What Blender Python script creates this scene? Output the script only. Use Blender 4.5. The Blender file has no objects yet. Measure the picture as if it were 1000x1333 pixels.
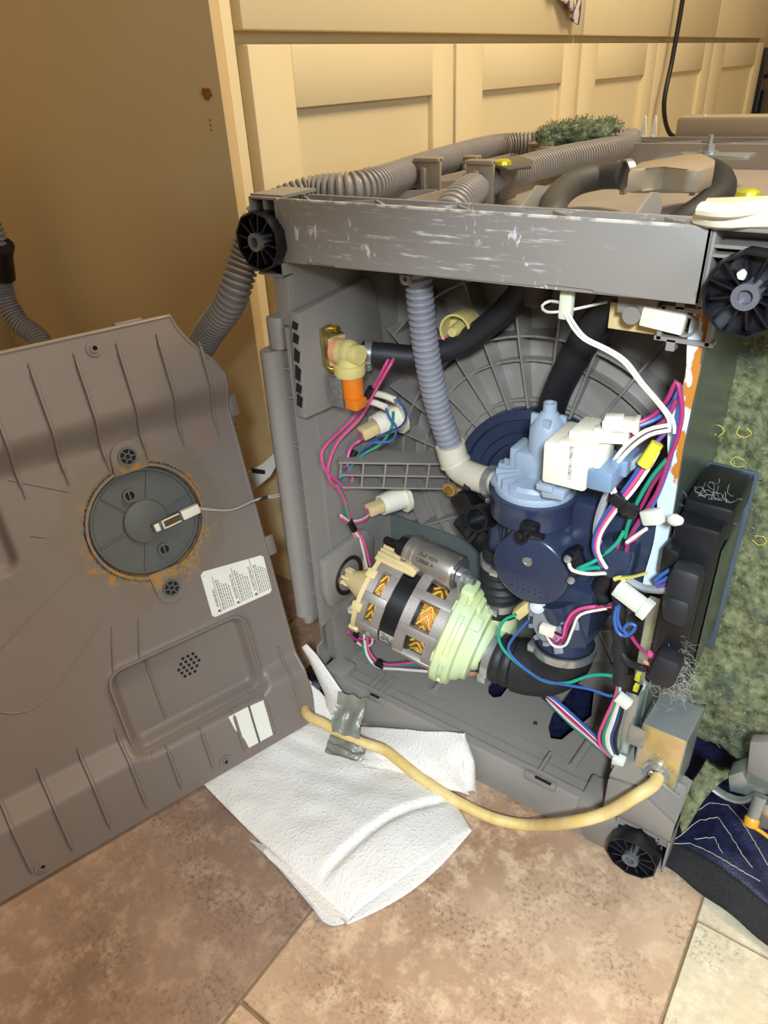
import bpy, bmesh, math, random
from mathutils import Vector as V, Matrix, noise as mnoise

random.seed(7)
SC = bpy.context.scene
COL = SC.collection
PI = math.pi

# ------------------------------------------------------------------ camera
# world: metres, floor z=0, dishwasher underside in the plane y=0, its left edge at x=0
FPX = 932.77                                   # focal length in pixels of a 1000x1333 frame
CAM = V((0.49392, -0.484799, 0.70))
CM = ((0.8144685, 0.2719866, -0.5125079), (0.5785507, -0.4474224, 0.6819767), (-0.0438189, -0.8519604, -0.5217695))
cd = bpy.data.cameras.new('camera')
cam = bpy.data.objects.new('camera', cd); COL.objects.link(cam)
cd.sensor_fit = 'VERTICAL'; cd.sensor_height = 36.0; cd.lens = 36.0 * FPX / 1333.0
cd.clip_start = 0.02; cd.clip_end = 50
R3 = Matrix(CM)
cam.matrix_world = Matrix.Translation(CAM) @ (R3 @ Matrix.Diagonal((1, -1, -1))).to_4x4()
SC.camera = cam

# ------------------------------------------------------------------ light
w = bpy.data.worlds.new('world'); SC.world = w; w.use_nodes = True
bg = w.node_tree.nodes['Background']
bg.inputs[0].default_value = (1.0, 0.84, 0.64, 1); bg.inputs[1].default_value = 0.25
SC.view_settings.view_transform = 'Standard'; SC.view_settings.look = 'None'
SC.view_settings.exposure = 0.0; SC.view_settings.gamma = 1.0; SC.view_settings.use_curve_mapping = False


def area(name, loc, target, size, power, col):
    d = bpy.data.lights.new(name, 'AREA'); d.shape = 'RECTANGLE'; d.size, d.size_y = size; d.energy = power; d.color = col
    o = bpy.data.objects.new(name, d); COL.objects.link(o); o.location = loc
    o.rotation_euler = (V(target) - V(loc)).to_track_quat('-Z', 'Y').to_euler()
    return o


area('ceiling_lamp', (0.9, 0.7, 2.35), (0.2, 0.4, 0.0), (0.7, 0.7), 54, (1.0, 0.80, 0.55))
ld = bpy.data.lights.new('work_lamp', 'SPOT'); ld.energy = 66; ld.color = (0.80, 0.91, 1.0); ld.spot_size = math.radians(58); ld.spot_blend = 0.9; ld.shadow_soft_size = 0.05
wl_ = bpy.data.objects.new('work_lamp', ld); COL.objects.link(wl_); wl_.location = (0.66, -0.74, 0.93)
wl_.rotation_euler = (V((0.36, 0.05, 0.20)) - V((0.66, -0.74, 0.93))).to_track_quat('-Z', 'Y').to_euler()
area('window_light', (2.0, -0.75, 1.15), (0.35, 0.0, 0.25), (0.8, 0.9), 13, (0.78, 0.89, 1.0))


# ------------------------------------------------------------------ small maths
def ray(px, py):
    return R3 @ V((px - 500.0, py - 666.5, FPX))


def at(px, py, d, ax=1):
    """point of the photograph's line of sight that lies in the plane axis=ax, value=d (metres)"""
    r = ray(px, py); t = (d - CAM[ax]) / r[ax]
    return CAM + r * t


def srgb(h):
    if isinstance(h, str):
        h = h.lstrip('#'); h = [int(h[i:i + 2], 16) / 255 for i in (0, 2, 4)]
    return tuple(c / 12.92 if c <= 0.04045 else ((c + 0.055) / 1.055) ** 2.4 for c in h)


def smooth(a, b, x):
    t = max(0.0, min(1.0, (x - a) / (b - a))); return t * t * (3 - 2 * t)


def basis(a):
    a = V(a).normalized()
    u = a.orthogonal().normalized() if abs(a.z) > 0.95 else a.cross(V((0, 0, 1))).normalized()
    return u, a.cross(u).normalized(), a


def spline(pts, ds):
    P = [V(p) for p in pts]
    if len(P) == 2:
        n = max(1, int((P[1] - P[0]).length / ds)); return [P[0].lerp(P[1], i / n) for i in range(n + 1)]
    P = [P[0] * 2 - P[1]] + P + [P[-1] * 2 - P[-2]]
    out = []
    for i in range(1, len(P) - 2):
        p0, p1, p2, p3 = P[i - 1:i + 3]
        n = max(2, int(math.ceil((p2 - p1).length / ds)))
        for k in range(n):
            t = k / n
            out.append(0.5 * ((2 * p1) + (p2 - p0) * t + (2 * p0 - 5 * p1 + 4 * p2 - p3) * t * t + (3 * p1 - p0 - 3 * p2 + p3) * t ** 3))
    out.append(P[-2].copy())
    return out


def resample(pts, ds):
    out = [pts[0].copy()]; acc = 0.0
    for a, b in zip(pts, pts[1:]):
        L = (b - a).length
        while L > 1e-9 and acc + L >= ds:
            t = (ds - acc) / L; a = a.lerp(b, t); out.append(a.copy()); L = (b - a).length; acc = 0.0
        acc += L
    if len(out) < 2: out.append(pts[-1].copy())
    return out


# ------------------------------------------------------------------ mesh builder
class MB:
    def __init__(s):
        s.v = []; s.f = []

    def add(s, vs, fs):
        o = len(s.v); s.v += [V(p) for p in vs]; s.f += [tuple(i + o for i in f) for f in fs]; return s

    def box(s, c, size, ax=None, bev=0.0, seg=2):
        """box at centre c; ax = three axis vectors"""
        bm = bmesh.new(); bmesh.ops.create_cube(bm, size=1)
        for v in bm.verts: v.co = V((v.co.x * size[0], v.co.y * size[1], v.co.z * size[2]))
        if bev > 0:
            bmesh.ops.bevel(bm, geom=bm.edges[:], offset=min(bev, min(size) * 0.45), segments=seg, profile=0.5, affect='EDGES')
        A = ax or (V((1, 0, 0)), V((0, 1, 0)), V((0, 0, 1)))
        bm.verts.index_update()
        s.add([V(c) + A[0] * v.co.x + A[1] * v.co.y + A[2] * v.co.z for v in bm.verts], [[v.index for v in f.verts] for f in bm.faces])
        bm.free(); return s

    def bx(s, lo, hi, bev=0.0):
        lo, hi = V(lo), V(hi); return s.box((lo + hi) / 2, [abs(hi[i] - lo[i]) for i in range(3)], None, bev)

    def prism(s, poly, vec, bev=0.0):
        poly = [V(p) for p in poly]; vec = V(vec)
        nrm = V((0, 0, 0))
        for i in range(len(poly)): nrm += poly[i].cross(poly[(i + 1) % len(poly)])
        if nrm.dot(vec) > 0: poly = poly[::-1]
        n = len(poly)
        bm = bmesh.new()
        a = [bm.verts.new(p) for p in poly]; b = [bm.verts.new(p + vec) for p in poly]
        bm.faces.new(a); bm.faces.new(b[::-1])
        for i in range(n): bm.faces.new((a[i], b[i], b[(i + 1) % n], a[(i + 1) % n]))
        if bev > 0: bmesh.ops.bevel(bm, geom=bm.edges[:], offset=bev, segments=2, profile=0.5, affect='EDGES', clamp_overlap=True)
        bmesh.ops.recalc_face_normals(bm, faces=bm.faces[:])
        bm.verts.index_update()
        s.add([v.co for v in bm.verts], [[v.index for v in f.verts] for f in bm.faces]); bm.free(); return s

    def sweep(s, path, rf, n=10, cap=True, flat=1.0):
        path = [V(p) for p in path]; m = len(path)
        T = [(path[min(i + 1, m - 1)] - path[max(i - 1, 0)]).normalized() for i in range(m)]
        u = basis(T[0])[0]; vs = []; fs = []
        for i in range(m):
            u = (u - T[i] * u.dot(T[i])); u = u.normalized() if u.length > 1e-6 else basis(T[i])[0]
            vv = T[i].cross(u); r = rf(i) if callable(rf) else rf
            for k in range(n):
                a = 2 * PI * k / n; vs.append(path[i] + u * (r * math.cos(a)) + vv * (r * flat * math.sin(a)))
        for i in range(m - 1):
            for k in range(n):
                a, b = i * n + k, i * n + (k + 1) % n; fs.append((a, b, b + n, a + n))
        if cap: fs.append(tuple(range(n))[::-1]); fs.append(tuple(range((m - 1) * n, m * n)))
        return s.add(vs, fs)

    def tube(s, pts, r, n=8, ds=0.006, flat=1.0):
        return s.sweep(spline(pts, ds), r, n, True, flat)

    def hose(s, pts, r, pitch=0.0052, depth=0.12, n=20):
        p = resample(spline(pts, 0.004), pitch / 6); pat = (0.97, 1.0, 1.0, 0.97, 1 - depth, 1 - depth)
        return s.sweep(p, lambda i: r * pat[i % 6], n)

    def lathe(s, p0, ax, prof, n=28, ph=0.0):
        u, vv, a = basis(ax); p0 = V(p0); vs = []; fs = []; m = len(prof)
        for h, r in prof:
            for k in range(n):
                t = ph + 2 * PI * k / n; vs.append(p0 + a * h + u * (r * math.cos(t)) + vv * (r * math.sin(t)))
        for i in range(m - 1):
            for k in range(n):
                x, y = i * n + k, i * n + (k + 1) % n; fs.append((x, y, y + n, x + n))
        if prof[0][1] > 1e-6 and prof[0] != prof[-1]: fs.append(tuple(range(n))[::-1])
        if prof[-1][1] > 1e-6 and prof[0] != prof[-1]: fs.append(tuple(range((m - 1) * n, m * n)))
        return s.add(vs, fs)

    def cyl(s, p0, p1, r, n=20, bev=0.0, r1=None):
        p0, p1 = V(p0), V(p1); L = (p1 - p0).length; r1 = r if r1 is None else r1
        pr = [(0, r), (L, r1)] if not bev else [(0, r - bev), (bev * .3, r - bev * .3), (bev, r), (L - bev, r1), (L - bev * .3, r1 - bev * .3), (L, r1 - bev)]
        return s.lathe(p0, p1 - p0, pr, n)

    def ring(s, p0, ax, r0, r1, h, n=28):
        return s.lathe(p0, ax, [(0, r0), (0, r1), (h, r1), (h, r0), (0, r0)], n)

    def ball(s, c, r, sc=(1, 1, 1), n=12):
        bm = bmesh.new(); bmesh.ops.create_uvsphere(bm, u_segments=n, v_segments=max(6, n // 2), radius=r)
        bm.verts.index_update()
        s.add([V(c) + V((v.co.x * sc[0], v.co.y * sc[1], v.co.z * sc[2])) for v in bm.verts], [[v.index for v in f.verts] for f in bm.faces]); bm.free(); return s

    def grid(s, fn, nu, nv):
        vs = [fn(i / nu, j / nv) for j in range(nv + 1) for i in range(nu + 1)]
        fs = [(j * (nu + 1) + i, j * (nu + 1) + i + 1, (j + 1) * (nu + 1) + i + 1, (j + 1) * (nu + 1) + i) for j in range(nv) for i in range(nu)]
        return s.add(vs, fs)

    def slab(s, fn, nu, nv, th):
        """closed sheet: grid surface and its offset by the vector th"""
        th = V(th); n0 = len(s.v); s.grid(fn, nu, nv); k = (nu + 1) * (nv + 1)
        top = s.v[n0:n0 + k]; fs = s.f[-nu * nv:]; o = len(s.v); s.v += [p + th for p in top]
        s.f += [tuple(i + k for i in f)[::-1] for f in fs]
        W = nu + 1; rim = [i for i in range(W)] + [j * W + nu for j in range(1, nv + 1)] + [nv * W + i for i in range(nu - 1, -1, -1)] + [j * W for j in range(nv - 1, 0, -1)]
        for a, b in zip(rim, rim[1:] + rim[:1]): s.f.append((n0 + b, n0 + a, n0 + a + k, n0 + b + k))
        return s


def tag(o, label=None, cat=None, group=None, kind=None):
    if label: o['label'] = label
    if cat: o['category'] = cat
    if group: o['group'] = group
    if kind: o['kind'] = kind
    return o


def obj(name, mb, mat, parent=None, label=None, kind=None, cat=None, sharp=38, recalc=False):
    me = bpy.data.meshes.new(name); me.from_pydata([tuple(p) for p in mb.v], [], mb.f)
    if recalc:
        bm = bmesh.new(); bm.from_mesh(me); bmesh.ops.recalc_face_normals(bm, faces=bm.faces[:]); bm.to_mesh(me); bm.free()
    me.polygons.foreach_set('use_smooth', [True] * len(me.polygons))
    me.set_sharp_from_angle(angle=math.radians(sharp))
    for m in (mat if isinstance(mat, (list, tuple)) else [mat]): me.materials.append(m)
    o = bpy.data.objects.new(name, me); COL.objects.link(o)
    if parent is not None:
        o.parent = parent
        if parent.type == 'EMPTY': o.location = -V(parent.location)
    return tag(o, label, cat, None, kind)


def empty(name, loc, label, cat, group=None):
    o = bpy.data.objects.new(name, None); COL.objects.link(o); o.location = loc; o.empty_display_size = 0.05
    return tag(o, label, cat, group)


def rebase(o, loc):
    """put a one-mesh thing's origin at its base"""
    o.data.transform(Matrix.Translation(-V(loc))); o.location = loc; return o


# ------------------------------------------------------------------ materials
def mat(name, col, rough=0.5, metal=0.0, var=0.08, scale=30.0, bump=0.0, bscale=200.0, trans=0.0, spec=0.5, sss=0.0, col2=None, alpha=None, coat=0.0, detail=4.0):
    m = bpy.data.materials.new(name); m.use_nodes = True; nt = m.node_tree; N = nt.nodes; L = nt.links
    b = N['Principled BSDF']; c = srgb(col)
    b.inputs['Roughness'].default_value = rough; b.inputs['Metallic'].default_value = metal
    b.inputs['Specular IOR Level'].default_value = spec; b.inputs['Transmission Weight'].default_value = trans
    b.inputs['Coat Weight'].default_value = coat
    if sss: b.inputs['Subsurface Weight'].default_value = sss; b.inputs['Subsurface Radius'].default_value = (.01, .01, .008); b.inputs['Subsurface Scale'].default_value = 0.3
    tc = N.new('ShaderNodeTexCoord'); nz = N.new('ShaderNodeTexNoise'); nz.inputs['Scale'].default_value = scale; nz.inputs['Detail'].default_value = detail
    L.new(tc.outputs['Object'], nz.inputs['Vector'])
    mx = N.new('ShaderNodeMix'); mx.data_type = 'RGBA'
    cr = N.new('ShaderNodeMapRange'); cr.inputs[1].default_value = 0.3; cr.inputs[2].default_value = 0.7
    L.new(nz.outputs['Fac'], cr.inputs[0]); L.new(cr.outputs[0], mx.inputs[0])
    c2 = srgb(col2) if col2 else tuple(min(1, x * (1 + var)) for x in c)
    c1 = c if col2 else tuple(x * (1 - var) for x in c)
    mx.inputs[6].default_value = (*c1, 1); mx.inputs[7].default_value = (*c2, 1)
    L.new(mx.outputs[2], b.inputs['Base Color'])
    if bump:
        nb = N.new('ShaderNodeTexNoise'); nb.inputs['Scale'].default_value = bscale; nb.inputs['Detail'].default_value = 5
        L.new(tc.outputs['Object'], nb.inputs['Vector']); bp = N.new('ShaderNodeBump'); bp.inputs['Strength'].default_value = bump; bp.inputs['Distance'].default_value = 0.002
        L.new(nb.outputs['Fac'], bp.inputs['Height']); L.new(bp.outputs[0], b.inputs['Normal'])
    m['out'] = 1
    return m


def layer(m, fac_builder, col, rough=None):
    """mix another colour over a material's base colour; fac_builder(nt, texcoord) gives the mask socket"""
    nt = m.node_tree; b = nt.nodes['Principled BSDF']; src = b.inputs['Base Color'].links[0].from_socket
    tc = nt.nodes.new('ShaderNodeTexCoord'); fac = fac_builder(nt, tc)
    mx = nt.nodes.new('ShaderNodeMix'); mx.data_type = 'RGBA'; nt.links.new(fac, mx.inputs[0]); nt.links.new(src, mx.inputs[6])
    mx.inputs[7].default_value = (*srgb(col), 1); nt.links.new(mx.outputs[2], b.inputs['Base Color'])
    if rough is not None:
        r = nt.nodes.new('ShaderNodeMix'); r.data_type = 'FLOAT'; nt.links.new(fac, r.inputs[0]); r.inputs[2].default_value = b.inputs['Roughness'].default_value
        r.inputs[3].default_value = rough; nt.links.new(r.outputs[0], b.inputs['Roughness'])


def M_(nt, op, a, b=None, c=None):
    n = nt.nodes.new('ShaderNodeMath'); n.operation = op
    for i, x in enumerate((a, b, c)):
        if x is None: continue
        if isinstance(x, (int, float)): n.inputs[i].default_value = x
        else: nt.links.new(x, n.inputs[i])
    return n.outputs[0]


def step(nt, x, lo, hi):
    n = nt.nodes.new('ShaderNodeMapRange'); n.interpolation_type = 'SMOOTHSTEP'; nt.links.new(x, n.inputs[0]); n.inputs[1].default_value = lo; n.inputs[2].default_value = hi
    return n.outputs[0]


def nz(nt, tc, scale, detail=4, vs=(1, 1, 1), rot=(0, 0, 0), rough=.55):
    mp = nt.nodes.new('ShaderNodeMapping'); mp.inputs['Scale'].default_value = vs; mp.inputs['Rotation'].default_value = rot
    nt.links.new(tc.outputs['Object'], mp.inputs[0]); n = nt.nodes.new('ShaderNodeTexNoise'); n.inputs['Scale'].default_value = scale; n.inputs['Detail'].default_value = detail
    n.inputs['Roughness'].default_value = rough
    nt.links.new(mp.outputs[0], n.inputs['Vector']); return n.outputs['Fac']


def xyz(nt, tc):
    s = nt.nodes.new('ShaderNodeSeparateXYZ'); nt.links.new(tc.outputs['Object'], s.inputs[0]); return s.outputs


def dist(nt, tc, p):
    n = nt.nodes.new('ShaderNodeVectorMath'); n.operation = 'DISTANCE'; nt.links.new(tc.outputs['Object'], n.inputs[0]); n.inputs[1].default_value = p
    return n.outputs['Value']


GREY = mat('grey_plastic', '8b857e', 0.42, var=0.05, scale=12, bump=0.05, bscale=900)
GREYB = mat('grey_plastic_scuffed', '8d8780', 0.36, var=0.05, scale=12, bump=0.05, bscale=900)


def scratches(nt, tc):
    a = step(nt, nz(nt, tc, 85, 9, (0.20, 1, 2.6), (0, 0.22, 0), .75), 0.54, 0.61)
    b = step(nt, nz(nt, tc, 11, 3), 0.44, 0.58)
    c = step(nt, nz(nt, tc, 120, 8, (0.9, 1, 0.4), (0, -0.6, 0), .7), 0.57, 0.62)
    d = step(nt, nz(nt, tc, 20, 3, (1, 1, 1), (1, 2, 3)), 0.53, 0.60)
    return M_(nt, 'MULTIPLY', M_(nt, 'MAXIMUM', M_(nt, 'MULTIPLY', a, b), M_(nt, 'MULTIPLY', c, d)), 0.7)


layer(GREYB, scratches, 'e6e6ea', 0.7)
layer(GREYB, lambda nt, tc: M_(nt, 'MULTIPLY', step(nt, xyz(nt, tc)[2], .6108, .6118), M_(nt, 'MULTIPLY', step(nt, nz(nt, tc, 60, 5), .42, .56), .6)), 'e8e2d8', 0.7)  # upper lip: pale scuffs, with the edge's white highlight put into the colour
TUB = mat('tub_plastic', '8d867f', 0.30, var=0.04, scale=8)
DECK = mat('deck_plastic', 'a39a8e', 0.36, var=0.07, scale=6)
COVER = mat('cover_plastic', '7c7067', 0.45, var=0.06, scale=7, bump=0.04, bscale=900)
COVER2 = mat('float_plastic', '595b57', 0.5, var=0.06, scale=20)
NAVY = mat('navy_plastic', '2d374e', 0.26, var=0.10, scale=15)
BLACK = mat('black_plastic', '17181b', 0.34, var=0.2, scale=30)
BLACKM = mat('black_foot', '15161a', 0.28, var=0.2, scale=40)
RUBBER = mat('black_rubber', '1f2023', 0.55, var=0.15, scale=40, bump=0.06, bscale=500)
DUSTY = mat('dusty_rubber', '46433f', 0.62, var=0.12, scale=30)
CORR = mat('corrugated_plastic', '8a8a92', 0.40, var=0.06, scale=30)
CORRD = mat('corrugated_dark_plastic', '5e5e63', 0.42, var=0.08, scale=30)
CORRL = mat('corrugated_pale_plastic', '8b8682', 0.42, var=0.06, scale=30)
ELBOW = mat('translucent_pipe', 'cfc8b4', 0.4, var=0.06, scale=25, sss=0.3)
PUMPG = mat('pump_grey_plastic', '98a6b6', 0.42, var=0.05, scale=30)
IVORY = mat('ivory_plastic', 'efe7d2', 0.42, var=0.03, scale=30)
CREAM = mat('cream_plastic', 'dcc48e', 0.5, var=0.06, scale=30)
YELLOWED = mat('yellowed_plastic', 'd6c680', 0.38, var=0.08, scale=40, sss=0.25)
MINT = mat('mint_plastic', 'c9dfb8', 0.4, col2='dbe4a4', scale=28, sss=0.2)
ORANGE = mat('orange_coil', 'e07a1e', 0.4, var=0.06, scale=40)
PEACH = mat('peach_plastic', 'e8a078', 0.5, var=0.04)
ALU = mat('cast_aluminium', 'a39a92', 0.5, metal=0.45, var=0.08, scale=60, bump=0.12, bscale=500)
STEEL = mat('zinc_steel', 'b5bcb8', 0.33, metal=0.75, var=0.10, scale=18)
CLAMP = mat('clamp_steel', 'c4c8c8', 0.3, metal=0.8, var=0.08, scale=60)
PLATE = mat('galvanised_plate', '76807c', 0.3, metal=0.5, var=0.12, scale=8)
PLATEG = mat('painted_plate', '59625a', 0.28, metal=0.3, var=0.12, scale=9)
CAPM = mat('capacitor_aluminium', 'c9c4bc', 0.28, metal=0.85, var=0.10, scale=50)
CHROMATE = mat('gold_chromate', 'e6cc72', 0.32, metal=0.6, var=0.1, scale=25, col2='d8b89c')
BRASS = mat('brass', 'd2b040', 0.25, metal=0.9, var=0.1)
COPPER = mat('copper_winding', 'b8762c', 0.35, metal=0.6, var=0.35, scale=160, bump=0.4, bscale=600, coat=0.3)
LACING = mat('winding_lacing', 'e8c860', 0.45, var=0.1)
RUST = mat('rusty_flange', 'cfe0ec', 0.5, metal=0.15, var=0.04, scale=20)
layer(RUST, lambda nt, tc: step(nt, M_(nt, 'ADD', M_(nt, 'ADD', nz(nt, tc, 11, 2), M_(nt, 'MULTIPLY', nz(nt, tc, 110, 5, (1, 1, .5)), 0.55)), M_(nt, 'MULTIPLY', step(nt, xyz(nt, tc)[0], .3835, .3875), .07)), 0.90, 0.95), 'b8741e', 0.8)
WHITE = mat('white_sticker', 'ece6d8', 0.5, var=0.02)
INK = mat('black_ink', '2a2622', 0.6, var=0.0)
INKG = mat('faint_ink', '8a8272', 0.6, var=0.0)
CABINET = mat('cream_paint', 'e6d5ab', 0.42, var=0.02, scale=5, bump=0.05, bscale=60)
PANEL = mat('cream_side_paint', 'cfb584', 0.5, var=0.03, scale=4)
CABGAP = mat('cabinet_carcass', 'c9b78e', 0.6, var=0.03)
SLOT = mat('dark_slot', '14110f', 0.8, var=0.1)
CORDY = mat('old_yellow_cord', 'dcb866', 0.5, var=0.08, scale=60, col2='e6cd92')
CORDB = mat('black_cord', '1a1715', 0.45, var=0.1)
TAPE = mat('grey_tape', '8d8a7c', 0.3, var=0.12, scale=40, bump=0.5, bscale=90, col2='6f6d62')
GREASE = mat('grease_rubber', '2c2018', 0.35, var=0.2)
BROWN = mat('tan_plastic', 'a2947e', 0.45, var=0.06, scale=20)
YSCREW = mat('yellow_chromate_screw', 'd6d23a', 0.3, metal=0.5, var=0.1)
WIRE = {k: mat(k + '_wire', c, 0.42, var=0.04) for k, c in dict(pink='d8528a', maroon='9c2f62', blue='3a62a8', darkblue='2c4a80', green='1f8f70', teal='22a487', white='e9e1d6', cream='ddd4c4', grey='a2a4a8', black='18181a', salmon='d89a80', violet='6a4a9a', thin='a8a094').items()}
TAGW = mat('white_nylon', 'dfe2d2', 0.45, var=0.03)
TAGY = mat('yellow_terminal', 'd9d23a', 0.45, var=0.03)

# stains of the cover: rust ring round the float, pale blotches
FLOAT_S, FLOAT_U = -0.120, 0.314


def rust_ring(nt, tc):
    d = dist(nt, tc, (FLOAT_S, FLOAT_U, 0.0)); n = M_(nt, 'MULTIPLY', M_(nt, 'SUBTRACT', nz(nt, tc, 38, 6), 0.5), 0.075)
    dd = M_(nt, 'ADD', d, n)
    x = xyz(nt, tc)
    low = M_(nt, 'MULTIPLY', M_(nt, 'SUBTRACT', FLOAT_U, x[1]), 0.10)          # more of it on the lower left
    inner = M_(nt, 'SUBTRACT', 1.0, step(nt, M_(nt, 'SUBTRACT', dd, low), 0.058, 0.069))
    sp = step(nt, nz(nt, tc, 160, 4), 0.40, 0.58)
    return M_(nt, 'MULTIPLY', M_(nt, 'MULTIPLY', inner, sp), 0.95)


def damp(nt, tc):
    d = dist(nt, tc, (FLOAT_S, FLOAT_U, 0.0)); n = M_(nt, 'MULTIPLY', M_(nt, 'SUBTRACT', nz(nt, tc, 25, 4), 0.5), 0.10)
    return M_(nt, 'MULTIPLY', M_(nt, 'SUBTRACT', 1.0, step(nt, M_(nt, 'ADD', d, n), 0.078, 0.090)), 0.35)


def blotch(nt, tc):
    a = M_(nt, 'SUBTRACT', 1.0, step(nt, M_(nt, 'ADD', dist(nt, tc, (-0.037, 0.385, 0.0)), M_(nt, 'MULTIPLY', nz(nt, tc, 60, 4), 0.012)), 0.021, 0.025))
    return M_(nt, 'MULTIPLY', a, 0.45)


layer(COVER, damp, '6f6244')
layer(COVER, rust_ring, 'a57a3a', 0.85)
layer(COVER, blotch, '8d6f5e')


def tile_mat(name, c1, c2, c3):
    m = mat(name, c1, 0.38, col2=c2, scale=5, detail=8, bump=0.35, bscale=90)
    layer(m, lambda nt, tc: M_(nt, 'MULTIPLY', step(nt, nz(nt, tc, 34, 10, rough=.75), 0.46, 0.64), 0.75), c3)
    layer(m, lambda nt, tc: M_(nt, 'MULTIPLY', M_(nt, 'MULTIPLY', step(nt, nz(nt, tc, 210, 8, rough=.75), 0.48, 0.62), step(nt, nz(nt, tc, 9, 6, (1, 1.4, 1), (0, 0, .5)), .42, .62)), 0.62), '5f4838')
    return m


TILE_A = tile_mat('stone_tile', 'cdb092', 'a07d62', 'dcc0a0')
TILE_B = tile_mat('stone_tile_shaded', '9c8270', '7a6251', 'b09682')  # left tiles: the shade lying there is put into their colour
TILE_C = tile_mat('stone_tile_pale_lit', 'd8cbae', 'c2b496', 'e2d8be')  # right tiles: partly their own paler tone, partly light put into the colour
GROUT = mat('grout', '94805f', 0.9, var=0.08, scale=50)
PAPER = mat('paper_towel', 'ece6de', 0.85, var=0.015, scale=20)


def paper_bump(m):
    nt = m.node_tree; b = nt.nodes['Principled BSDF']; tc = nt.nodes.new('ShaderNodeTexCoord')
    vo = nt.nodes.new('ShaderNodeTexVoronoi'); vo.inputs['Scale'].default_value = 230; nt.links.new(tc.outputs['Object'], vo.inputs['Vector'])
    n2 = nz(nt, tc, 600, 3); h = M_(nt, 'ADD', M_(nt, 'MULTIPLY', step(nt, vo.outputs['Distance'], 0.15, 0.5), -1.0), M_(nt, 'MULTIPLY', n2, 0.5))
    bp = nt.nodes.new('ShaderNodeBump'); bp.inputs['Strength'].default_value = 0.45; bp.inputs['Distance'].default_value = 0.0008
    nt.links.new(h, bp.inputs['Height']); nt.links.new(bp.outputs[0], b.inputs['Normal'])


paper_bump(PAPER)
FELT = mat('green_felt', '444932', 0.95, col2='8a8c68', scale=130, detail=10, bump=1.0, bscale=260, spec=0.1)
layer(FELT, lambda nt, tc: M_(nt, 'MULTIPLY', step(nt, nz(nt, tc, 22, 6), 0.5, 0.68), 0.6), '3d4a44')
layer(FELT, lambda nt, tc: M_(nt, 'MULTIPLY', step(nt, nz(nt, tc, 300, 3), 0.62, 0.7), 0.6), 'a89e6e')
FIBRE = mat('felt_fibre', '9a9872', 0.9, var=0.3, scale=60, spec=0.1)
FIBREY = mat('yellow_fibre', 'cfc04a', 0.8, var=0.1)
FIBREG = mat('tuft_fibre', '56644f', 0.9, col2='8f9a7c', scale=120, spec=0.1)
LINT = mat('grey_lint', '9a968c', 0.9, var=0.2)
QUILT = mat('navy_quilt', '0e1024', 0.5, col2='20244a', scale=120, detail=6, bump=0.5, bscale=500)
MESHB = mat('black_mesh_band', '1b1a1c', 0.7, var=0.3, scale=400, bump=0.8, bscale=700)
THREAD = mat('pale_thread', 'c8c4ae', 0.7, var=0.05)
TOWEL = mat('dish_towel', 'd8c9ae', 0.9, var=0.05, bump=0.5, bscale=300)


def checks(nt, tc):
    a = nz(nt, tc, 60, 1, (0.1, 1.6, 0.7)); return step(nt, a, 0.48, 0.52)


layer(TOWEL, checks, '4b4f78')
BLACKDEV = mat('black_enamel', '141210', 0.25, var=0.1)
WOODRAW = mat('bare_chipboard', 'b87426', 0.8, col2='7a4818', scale=300)

# ------------------------------------------------------------------ the room
fl = MB(); fl.bx((-1.0, -1.2, -0.02), (1.8, 3.9, -0.003))
floor = obj('floor', fl, GROUT, kind='structure')
TW, TL, G = 0.3115, 0.62, 0.0022
x0 = 0.18 - TW * 4
for i in range(9):
    off = (-0.02 if i % 2 == 1 else -0.318)          # half bond, joints along y
    for k in range(-2, 6):
        ya = off + k * TL * 1.0
        xa = x0 + i * TW
        if ya > 3.3 or ya + TL < -1.1 or xa > 1.6 or xa + TW < -0.95: continue
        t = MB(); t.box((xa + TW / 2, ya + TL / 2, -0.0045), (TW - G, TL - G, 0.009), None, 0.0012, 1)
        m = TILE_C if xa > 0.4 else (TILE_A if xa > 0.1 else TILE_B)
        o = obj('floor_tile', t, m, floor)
XC, YN = -0.20, 0.175                              # cabinet face plane, niche side
wl = MB(); wl.bx((-1.0, -1.2, 0), (-0.8605, 3.9, 1.5)); obj('wall_left', wl, PANEL, kind='structure')
wb = MB(); wb.bx((-0.86, 3.45, 0), (1.8, 3.6, 1.5)); obj('wall_back', wb, PANEL, kind='structure')


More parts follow.
